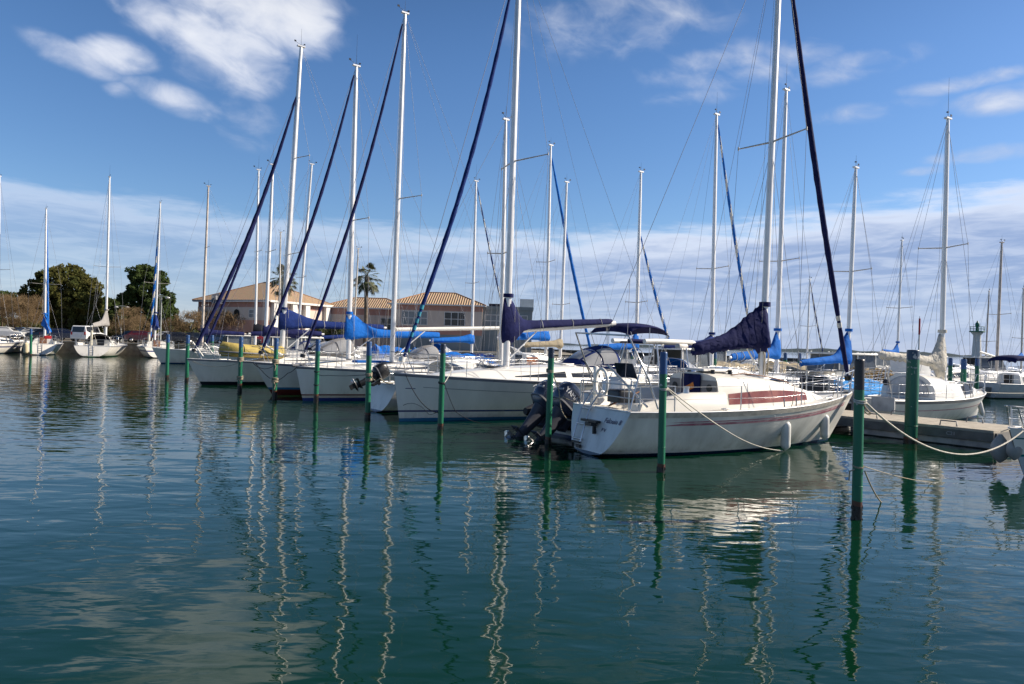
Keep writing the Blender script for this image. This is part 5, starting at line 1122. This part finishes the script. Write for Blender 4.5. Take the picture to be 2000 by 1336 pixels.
def hiproof(parent, x0, x1, y0, y1, z, h, ov=.5, inset=None, name='roof'):
    x0 -= ov; x1 += ov; y0 -= ov; y1 += ov; ins = inset if inset is not None else (y1 - y0) / 2; ym = (y0 + y1) / 2
    me = bpy.data.meshes.new(name); V = [(x0, y0, z), (x1, y0, z), (x1, y1, z), (x0, y1, z), (x0 + ins, ym, z + h), (x1 - ins, ym, z + h), (x0, y0, z - .18), (x1, y0, z - .18), (x1, y1, z - .18), (x0, y1, z - .18)]
    F = [(0, 1, 5, 4), (1, 2, 5), (2, 3, 4, 5), (3, 0, 4), (0, 6, 7, 1), (1, 7, 8, 2), (2, 8, 9, 3), (3, 9, 6, 0), (6, 9, 8, 7)]
    me.from_pydata(V, [], F); uv = me.uv_layers.new(); 
    for p in me.polygons:
        for li in p.loop_indices:
            v = V[me.loops[li].vertex_index]; uv.data[li].uv = (v[1], v[0]) if p.index in (1, 3) else (v[0], v[1])
    me.materials.append(TILE); me.materials.append(HP['frame'])
    for p in me.polygons:
        if p.index >= 4: p.material_index = 1
    o = bpy.data.objects.new(name, me); COL.objects.link(o); o.parent = parent
    b = MB(); b.tube([V[4], V[5]], .12, 6)
    for c, e in ((0, 4), (3, 4), (1, 5), (2, 5)): b.tube([V[c], V[e]], .10, 6)
    b.build('ridge_tiles', mat('ridge', (.36, .19, .10), .85), o); return o
def building(label, cpx, Y, rz, w, d, zt, bands, wins, roofh=None, ridge_in=None, ov=.5, name='building'):
    """origin at the front left corner; local x along the front, y away. bands: [(z0, z1, material)]; wins: [(x, z, w, h, panes, side)]"""
    c = P(cpx, 668, Y); root = empty(name, (c.x, Y, QZ), rz); tag(root, label, 'building')
    for z0, z1, m, out_ in bands:
        b = MB(); b.box((w / 2, d / 2, (z0 + z1) / 2), (w + 2 * out_, d + 2 * out_, z1 - z0 - .002)); b.build('wall', HP[m], root)
    for x, z, ww, hh, panes, side, gm in wins:
        rot = 0 if side == 'f' else R(90)
        p = Vector((x, -.03, z)) if side == 'f' else Vector((w + .03, x, z))
        b = MB(); M_ = Matrix.Rotation(rot, 3, 'Z')
        for k in range(panes + 1): b.box(p + M_ @ Vector((-ww / 2 + ww * k / panes, -.02, 0)), (.09, .10, hh), rot)
        for zz in (-hh / 2, 0, hh / 2): b.box(p + M_ @ Vector((0, -.02, zz)), (ww + .1, .09, .08), rot)
        f = b.build('window', HP['frame'], root); b = MB(); b.box(p, (ww, .05, hh), rot); b.build('pane', gm, f)
    if roofh: hiproof(root, 0, w, 0, d, zt, roofh, ov, ridge_in)
    return root
LG = mat('window_glass_pale', (.22, .25, .27), .15, var=.1, vscale=.7); DG = mat('window_glass_dark', (.03, .03, .035), .15)
# left pink building (rotated: a shaded front and a sunlit right side)
cA = P(385, 668, 104); cB = P(522, 668, 98); wA = (cB - cA).xy.length; rA = math.atan2(cB.y - cA.y, cB.x - cA.x)
A = building('pink and cream building with tiled hipped roof and round window, leftmost behind the masts', 385, 104, rA, wA, 12.6, 6.2,
    [(0, 1.7, 'shade', -.5), (1.7, 3.4, 'pink', 0), (3.4, 5.2, 'cream', .03), (5.2, 6.25, 'pinkdark', 0)],
    [(3, .9, 2.2, 1.2, 3, 'f', DG), (6, .9, 2.2, 1.2, 3, 'f', DG), (9, .9, 2.2, 1.2, 3, 'f', DG), (10.6, 4.3, .9, 1.1, 1, 'f', LG), (2.2, 4.0, 1.3, 1.6, 2, 'r', LG)], 3.0, None, .6)
b = MB(); b.tube([(7.8, -.1, 4.35), (7.8, -.02, 4.35)], .42, 20); b.tube([(7.8 + .5 * math.cos(a), -.1, 4.35 + .5 * math.sin(a)) for a in [k * 6.2832 / 20 for k in range(21)]], .06, 6); b.build('round_window', DG, A)
for yy in (1.0, 4.6, 7.2, 11.6):
    b = MB(); b.box((wA + .25, yy, 3.1), (.6, .9, 6.0)); b.build('pilaster', HP['white'], A)
b = MB(); b.box((wA / 2, -.35, 6.05), (wA + 1.0, .5, .28)); b.box((wA + .45, 6.3, 6.05), (.5, 13.3, .28)); b.build('cornice', HP['white'], A)
# middle link building
Mb = building('low pink building with small hipped roof between the two larger ones, behind the right palm', 628, 109, 0, 13.0, 8, 6.0, [(0, 4.9, 'cream', 0), (4.9, 6.0, 'pinkdark', .03)], [(10.2, 3.6, 2.6, 1.8, 3, 'f', DG)], 1.7, None, .4)
# right tiled building
Cb = building('long pink and grey building with large tiled hipped roof and white-framed windows', 763, 102, 0, 12.9, 11, 6.5,
    [(0, 2.2, 'grey', 0), (2.2, 3.3, 'pinkdark', .05), (3.3, 5.6, 'cream', 0), (5.6, 6.5, 'pinkdark', .05)],
    [(-.0 + 3.3, 4.45, 3.6, 1.9, 4, 'f', LG), (9.0, 4.45, 2.9, 1.9, 3, 'f', DG)], 2.0, 4.8, .5)
# grey blue flat building
Gb = building('flat-roofed grey blue building right of the tiled roof, partly behind the big sloop\'s mast', 940, 103, 0, 7.2, 10, 6.0, [(0, 6.0, 'grey', 0), (6.0, 6.5, 'grey', .15)], [(1.7, 4.4, 2.6, 1.7, 3, 'f', LG), (5.2, 4.4, 2.6, 1.7, 3, 'f', LG)])
b = MB(); b.box((2.6, 4, 6.75), (3.5, 3, .5)); b.build('rooftop_unit', HP['shade'], Gb); b = MB(); b.box((6.4, 3, 7.0), (2.0, 3.2, 1.5)); b.build('rooftop_cabin', HP['white'], Gb)
# ---------------------------------------------------------------- trees
LEAF = {'pine': mat('pine_foliage', (.058, .070, .018), .9, var=.0, vscale=.5, col2=(.11, .09, .025)), 'pine2': mat('dark_pine_foliage', (.028, .048, .014), .9, var=0, vscale=.5, col2=(.055, .075, .02)), 'brown': mat('winter_twigs', (.20, .135, .075), .95, col2=(.13, .095, .05)), 'bush': mat('bush_foliage', (.05, .065, .025), .9, col2=(.08, .08, .03)), 'palm': mat('palm_leaf', (.045, .065, .02), .7, col2=(.10, .09, .035))}
BARK = mat('bark', (.10, .075, .05), .95, var=.1); PBARK = mat('palm_bark', (.20, .16, .12), .95, var=.12, bump=.05, bscale=6)
def tree(label, px, Y, h, blobs, leaf, n=9000, ls=.22, trunkh=2.0, tr=.28, name='tree', cat='tree', group=None, seed=1, thin=False):
    """blobs: (dx, dy, z, rx, rz) clusters in metres above the ground"""
    rr = random.Random(seed); c = P(px, 668, Y); root = empty(name, (c.x, Y, QZ)); tag(root, label, cat, group)
    b = MB(); tot = sum(bl[3] ** 2 * bl[4] for bl in blobs)
    for dx, dy, z, rx, rz in blobs:
        k = max(4, int(9 * rx)); subs = []
        for _ in range(k * 3):
            u = Vector((rr.gauss(0, 1), rr.gauss(0, 1), rr.gauss(0, 1))).normalized() * rr.uniform(.55, 1.0) ** .5
            subs.append((Vector((dx + u.x * rx, dy + u.y * rx, z + u.z * rz)), rr.uniform(.28, .62) * min(rx, 1.6) * .72))
        m = int(n * rx * rx * rz / tot)
        for _ in range(m):
            sc, sr = subs[rr.randrange(len(subs))]; u = Vector((rr.gauss(0, 1), rr.gauss(0, 1), rr.gauss(0, 1))).normalized() * sr * rr.uniform(.6, 1.0)
            u.z *= .75; p = sc + u; a = Vector((rr.gauss(0, 1), rr.gauss(0, 1), rr.gauss(0, 1))).normalized(); q = a.orthogonal().normalized(); s = ls * rr.uniform(.5, 1.3)
            if thin: b.add([p - a * s * 1.6, p + q * s * .07, p + a * s * 1.6, p - q * s * .07], [(0, 1, 2, 3)])
            else: b.add([p - a * s, p + q * s * .6, p + a * s, p - q * s * .5], [(0, 1, 2, 3)])
    b.build('crown', LEAF[leaf], root)
    b = MB(); b.tube([(0, 0, -.2), (.1, 0, trunkh * .5), (.0, .1, trunkh), (.1, 0, h * .6)], [tr * 1.3, tr, tr * .8, tr * .3], 8)
    for dx, dy, z, rx, rz in blobs: b.tube([(0, .05, trunkh * .8), (dx * .5, dy * .5, (trunkh + z) / 2), (dx, dy, z)], [tr * .6, tr * .4, tr * .15], 6)
    b.build('trunk', BARK, root); return root
tree('broad rounded olive-green pine at the far left', 115, 98, 10.5, [(0.3, 0, 7.2, 3.6, 2.6), (-3.2, 0, 5.6, 2.2, 1.9), (2.6, .5, 5.2, 2.8, 2.6), (-1.0, -1, 4.6, 3.0, 2.0), (1, 0, 8.9, 2.2, 1.2), (3.6, 0, 7.0, 1.7, 1.7), (-4.3, 0, 5.9, 1.0, .7), (.5, .5, 6.6, 1.7, 1.4), (3.7, .5, 4.6, 1.6, 1.4), (0, 1, 3.2, 3.4, 1.4)], 'pine', 42000, .19, 1.6, .3, seed=3)
tree('upright dark pine with a lobed outline, right of the boat with the grey sail cover', 285, 98, 10.5, [(-.8, 0, 9.2, 1.7, 1.3), (1.1, 0, 8.3, 1.5, 1.4), (-.5, 0, 7.0, 2.2, 1.6), (1.6, 0, 5.6, 1.9, 1.7), (-2.0, 0, 5.4, 1.5, 1.2), (2.6, 0, 3.7, 1.5, 1.5), (0, 0, 3.6, 2.4, 1.6), (-3.4, 0, 5.9, .7, .5)], 'pine2', 26000, .20, 1.6, .3, seed=5)
tree('lower dark green tree between the two big pines', 205, 103, 6, [(0, 0, 4.6, 1.8, 1.5), (-1.5, 0, 3.4, 1.7, 1.4), (1.8, 0, 4.0, 1.6, 1.6)], 'pine2', 9000, .2, 1.2, .2, seed=7)
tree('brown leafless tree at the far left edge', 22, 92, 5.5, [(0, 0, 4.2, 2.4, 1.3), (2.3, 0, 4.0, 2.0, 1.5), (-2.6, 0, 4.3, 2.0, 1.3), (1, 0, 2.8, 2.4, 1.2)], 'brown', 15000, .20, 1.2, .18, seed=9, thin=True)
tree('dark evergreen just showing above the brown tree at the left edge', 2, 110, 6, [(0, 0, 5.4, 2.4, 1.6), (-2, 0, 4, 2.5, 1.8)], 'pine2', 6000, .22, 1.2, .2, seed=10)
tree('rounded brown bush between the quayside masts', 252, 90, 4, [(0, 0, 3.0, 1.7, 1.4), (1.2, 0, 2.0, 1.4, 1.2), (-1.1, 0, 2.0, 1.4, 1.2)], 'brown', 4500, .18, .8, .1, seed=11, thin=True)
tree('bare reddish-brown tree left of the pink building', 368, 96, 4.5, [(0, 0, 3.0, 1.6, 1.1), (-2.0, 0, 2.2, 1.6, .9), (1.0, 0, 3.6, 1.3, .7)], 'brown', 2600, .26, 1.2, .1, seed=12, thin=True)
tree('bare spreading tree in front of the pink building\'s left corner', 425, 92, 4.5, [(0, 0, 3.3, 2.0, .9), (2.0, 0, 3.1, 1.4, .7)], 'brown', 1800, .30, 1.3, .1, seed=13, thin=True)
tree('dark green bush left of the right palm', 640, 95, 3, [(0, 0, 2.0, 1.7, 1.4), (-1.3, 0, 1.5, 1.2, 1.1)], 'bush', 6000, .15, .5, .08, seed=14)
tree('dark green bush right behind the second sloop\'s mast', 673, 94, 3, [(0, 0, 1.9, 1.5, 1.3)], 'bush', 4000, .15, .5, .08, seed=15)
tree('green shrubbery between the quayside pines behind the parked cars', 165, 100, 3, [(0, 0, 2.3, 3.5, 1.5), (3.5, 0, 2.2, 3, 1.4)], 'bush', 7000, .2, .5, .1, seed=16)
def palm(label, px, Y, hz, R_=1.9, seed=2):
    rr = random.Random(seed); c = P(px, 668, Y); root = empty('palm_tree', (c.x, Y, QZ)); tag(root, label, 'palm')
    b = MB(); b.tube([(0, 0, 0), (.05, 0, hz * .3), (-.03, 0, hz * .7), (0, 0, hz)], [.34, .25, .24, .30], 10); b.build('trunk', PBARK, root)
    b = MB()
    for k in range(58):
        a = rr.uniform(0, 6.283); e = R(rr.uniform(-62, 80)); L_ = R_ * rr.uniform(.75, 1.1); st = Vector((0, 0, hz + rr.uniform(-.2, .3))); d = Vector((math.cos(a) * math.cos(e), math.sin(a) * math.cos(e), math.sin(e)))
        stem = [st + d * L_ * q + Vector((0, 0, -.55 * L_ * q * q * math.cos(e))) for q in (0, .3, .6, .75)]
        b.tube(stem, .02, 4); tip = stem[-1]; dd = (stem[-1] - stem[-2]).normalized(); sd = dd.cross(Vector((0, 0, 1))).normalized(); up = sd.cross(dd)
        for j in range(15):
            f = R(-105 + 210 * j / 14); v = dd * math.cos(f) + sd * math.sin(f); ll = .62 * rr.uniform(.8, 1.1); w = (dd * -math.sin(f) + sd * math.cos(f)) * .045
            e2 = tip + v * ll + Vector((0, 0, -.18)); b.add([tip - dd * .1 + w * .3, tip + v * ll * .55 + w, e2, tip + v * ll * .55 - w], [(0, 1, 2, 3)])
    b.build('crown', LEAF['palm'], root)
for i, (px, Y, w_) in enumerate(((30, 118, 5), (95, 122, 6), (160, 118, 6), (225, 120, 6), (300, 116, 6), (360, 118, 5))):
    tree('%s low evergreen scrub clump behind the parked cars, counting from the left edge' % ('first', 'second', 'third', 'fourth', 'fifth', 'sixth')[i], px, Y, 3, [(-w_ * .4, 0, 1.6, w_ * .5, 1.3), (w_ * .4, 0, 1.7, w_ * .5, 1.4)], 'bush', 3500, .26, .4, .1, seed=30 + i, group='scrub behind the parked cars', cat='shrub', name='shrub')
palm('fan palm with a full round crown, between the second and third sloops\' masts', 713, 90, 9.1, 2.1, 3)
palm('fan palm partly hidden behind masts, left of the other palm', 549, 93, 8.6, 2.1, 5)
# ---------------------------------------------------------------- parked cars
CARP = {}
def car(label, px, Y, rz, col, van=False, L=4.3, H=1.45):
    c = P(px, 668, Y); root = empty('parked_car', (c.x, Y, QZ), R(rz)); tag(root, label, 'van' if van else 'car', 'cars parked on the quay')
    m = mat('paint_%d_%d_%d' % tuple(int(v * 99) for v in col), col, .25, var=.03, coat=.6); W_ = 1.75
    if van: prof = [(-2.1, .35), (-2.12, .9), (-2.1, 1.1), (-2.02, 1.72), (-1.9, 1.82), (.3, 1.82), (.75, 1.70), (1.25, 1.12), (2.0, .95), (2.15, .75), (2.15, .35)]
    else: prof = [(-2.08, .35), (-2.12, .65), (-2.05, .92), (-1.85, .98), (-1.35, 1.36), (-.9, H), (.1, H), (.55, 1.34), (1.05, .95), (1.85, .82), (2.1, .62), (2.12, .35)]
    rings = []
    for y, k in ((-W_ / 2, .93), (-W_ / 2 + .06, 1), (W_ / 2 - .06, 1), (W_ / 2, .93)):
        rings.append([Vector((x * (1 if z < .95 else (1 - .00)), y * (1 if z < 1.0 else .84), .25 + (z - .25) * k if abs(y) > W_ / 2 - .03 else z)) for x, z in prof])
    b = MB(); b.loft(rings, False, True, 0, False); b.add([rings[0][0], rings[0][-1], rings[-1][-1], rings[-1][0]], [(0, 1, 2, 3)]); body = b.build('body', m, root)
    b = MB(); hi = 1.72 if van else H - .08; lo = 1.08 if van else .98
    for sd in (1, -1):
        y0, y1 = sd * (W_ / 2 + .012) * .985, sd * (W_ / 2 * .84 + .012); xa, xb, xc, xd = (-1.9, 1.0, .55, -1.85) if van else (-1.55, .92, .35, -1.1)
        b.add([(xa, y0 * .93, lo), (xb, y0 * .93, lo), (xc, y1, hi), (xd, y1, hi)], [(0, 1, 2, 3)])
    xr = prof[3][0] - .015; b.add([((-2.12 if van else -1.86), .68, lo), ((-2.12 if van else -1.86), -.68, lo), ((-2.04 if van else -1.30), -.62, hi - .03), ((-2.04 if van else -1.30), .62, hi - .03)], [(0, 1, 2, 3)])
    b.add([((1.27 if van else 1.05), .68, lo + .04), ((1.27 if van else 1.05), -.68, lo + .04), ((.80 if van else .57), -.6, hi - .05), ((.80 if van else .57), .6, hi - .05)], [(0, 1, 2, 3)]); b.build('window', GLASS, body)
    for x in (-1.3, 1.3):
        for sd in (1, -1):
            b = MB(); M_ = Matrix.Rotation(R(90), 3, 'X'); b.rev([(.02, -.1), (.31, -.1), (.33, -.06), (.33, .06), (.31, .1), (.02, .1)], (x, sd * (W_ / 2 - .08), .33), 14, 0, M_); w = b.build('wheel', RUBBER, root)
            b = MB(); b.rev([(.02, -.115), (.19, -.11), (.19, .11), (.02, .115)], (x, sd * (W_ / 2 - .08), .33), 10, 0, M_); b.build('rim', STEEL, w)
    for sd in (1, -1):
        b = MB(); b.box((-2.12, sd * .72, .95 if van else .78), (.06, .16, .34 if van else .16)); b.build('tail_light', RED, root)
        b = MB(); b.box((2.08, sd * .62, .68), (.08, .3, .14)); b.build('headlight', CLEARV, root)
    b = MB(); b.box((-2.13, 0, .45), (.1, 1.6, .22)); b.build('bumper', GREYP if not van else WHITE, root)
for a in (('dark navy car beside the white van, right of the boat with the blue furled sail', 122, 84, 20, (.01, .014, .035)), ('dark car mostly hidden behind the quayside boat with the blue furled sail', 92, 86, 185, (.012, .012, .015)), ('white van with its back to the boats, left of the grey sail cover', 172, 82.5, 93, (.75, .75, .74), True),
          ('white small car far behind at the left', 42, 100, 20, (.72, .72, .70)), ('dark red car left of the blue mast boot', 284, 86, 10, (.12, .015, .02)), ('silver car right of the blue mast boot', 322, 87, 200, (.45, .46, .48)),
          ('black car right of the silver one', 350, 86, 15, (.012, .013, .02)), ('dark grey car left of the leftmost big sloop\'s headsail', 372, 90, 190, (.05, .055, .06)), ('red car in front of the pink building', 440, 90, 10, (.42, .03, .03)), ('blue-grey car beside the red one', 418, 88, 170, (.05, .08, .13)),
          ('dark car between the red car and the palm', 475, 90, 15, (.02, .02, .03)), ('black hatchback behind the pine between the quayside boats', 258, 89, 175, (.012, .012, .016)), ('second red car further right behind the sloops\' masts', 520, 92, 12, (.35, .03, .03)), ('white hatchback behind the masts near the palms', 600, 93, 190, (.6, .6, .58)), ('white car at the very left edge', 12, 88, 15, (.70, .70, .68)), ('white car between the two far left boats\' masts', 62, 92, 195, (.66, .66, .64)), ('silver car in the gap left of the pink building', 392, 95, 12, (.42, .43, .45))):
    car(*a[:5], van=len(a) > 5)
def lamp(label, px, Y, h):
    c = P(px, 668, Y); b = MB(); b.tube([(0, 0, 0), (0, 0, h)], [.09, .05], 8); b.tube([(-.7, 0, h - .1), (0, 0, h), (.7, 0, h - .1)], .035, 6); root = empty('street_lamp', (c.x, Y, QZ)); tag(root, label, 'street lamp'); b.build('post', mat('lamp_post', (.42, .44, .40), .5), root)
    for sx in (-.7, .7): b = MB(); b.rev([(.05, .12), (.22, .06), (.26, -.04), (.2, -.12), (.04, -.16)], (sx, 0, h - .18), 12); b.build('lamp_head', CLEARV, root)
lamp('double-headed street lamp right of the fourth quayside boat\'s mast', 313, 84, 5.6); lamp('double-headed street lamp between the pines', 236, 92, 4.6)
# ---------------------------------------------------------------- sea wall, lighthouse, far shore
def breakwater():
    rr = random.Random(5); b = MB(); 
    a, c = P(1045, 690, 150), P(1935, 700, 92); a.z = c.z = 0; n = 200
    for i in range(n):
        q = i / n; p = a.lerp(c, q)
        for k in range(4):
            s = rr.uniform(.5, 1.1); b.box((p.x + rr.uniform(-.6, .6), p.y + (k - 1.5) * 1.1 + rr.uniform(-.4, .4), .25 + rr.uniform(-.1, .2) + (.55 if k in (1, 2) else 0)), (s * 1.4, s * 1.2, s), rr.uniform(0, 3), 0, None, .75)
    d = c - a; m_ = (a + c) / 2; b.box((m_.x, m_.y, .65), (d.length, 2.2, 1.6), math.atan2(d.y, d.x))
    o = b.build('breakwater', mat('breakwater_stone', (.10, .095, .085), .95, var=.12, vscale=.7, bump=.05, bscale=2)); tag(o, 'low dark stone breakwater along the horizon on the right', 'breakwater')
breakwater()
def lighthouse():
    c = P(1907, 700, 100); root = empty('lighthouse', (c.x, c.y, 1.2)); tag(root, 'small white lighthouse with a green railed lantern on the breakwater', 'lighthouse')
    gm = mat('lighthouse_green', (.01, .16, .10), .5)
    b = MB(); b.rev([(.75, -1), (.75, 0), (.62, 1), (.48, 3.6), (.46, 4.3), (.62, 4.5), (.72, 4.62), (.72, 4.78), (.1, 4.8)], (0, 0, 0), 24); b.build('tower', HP['white'], root)
    b = MB(); b.rev([(.95, 4.72), (.98, 4.86), (.95, 4.9), (.1, 4.92)], (0, 0, 0), 24)
    for z in (5.2, 5.5): b.tube([(.9 * math.cos(a), .9 * math.sin(a), z) for a in [k * 6.2832 / 24 for k in range(25)]], .022, 5)
    for k in range(12): a = k * 6.2832 / 12; b.tube([(.9 * math.cos(a), .9 * math.sin(a), 4.85), (.9 * math.cos(a), .9 * math.sin(a), 5.5)], .02, 5)
    b.build('railing', gm, root)
    b = MB(); b.rev([(.22, 4.9), (.18, 5.5), (.26, 5.55), (.26, 5.95), (.12, 6.1), (.08, 6.3), (.02, 6.35)], (0, 0, 0), 12); b.box((0, 0, 5.75), (1.1, .04, .04)); b.build('lantern', gm, root)
lighthouse()
c = P(1794, 700, 98); b = MB(); b.tube([(0, 0, 0), (0, 0, 4.8)], .10, 8); b.tube([(0, 0, 4.8), (0, 0, 7.0)], .12, 8, 1); b.tube([(0, 0, 7.0), (0, 0, 7.3)], .05, 8)
o = b.build('marker_post', [HP['white'], RED]); o.location = (c.x, c.y, .5); tag(o, 'thin white marker post with red upper part, left of the small cabin sailboat\'s mast', 'marker post')
def hills():
    b = MB(); rr = random.Random(8); pts = []
    x0, x1, Y = -1400, 3600, 3400; n = 160; top = []
    for i in range(n + 1):
        x = x0 + (x1 - x0) * i / n; q = (x - 1500) / 700; h = 9 + 9 * math.exp(-q * q) + 3 * math.sin(x * .013) + 2 * math.sin(x * .05) + rr.uniform(-1, 1); top.append((x, h))
    fr = [Vector((x, Y, -1)) for x, h in top]; rd = [Vector((x, Y + 150, h)) for x, h in top]; bk = [Vector((x, Y + 500, -1)) for x, h in top]
    b.grid([fr, rd, bk]); o = b.build('hills', mat('far_shore', (.045, .065, .075), 1, var=.05, vscale=.01)); tag(o, kind='structure')
hills()
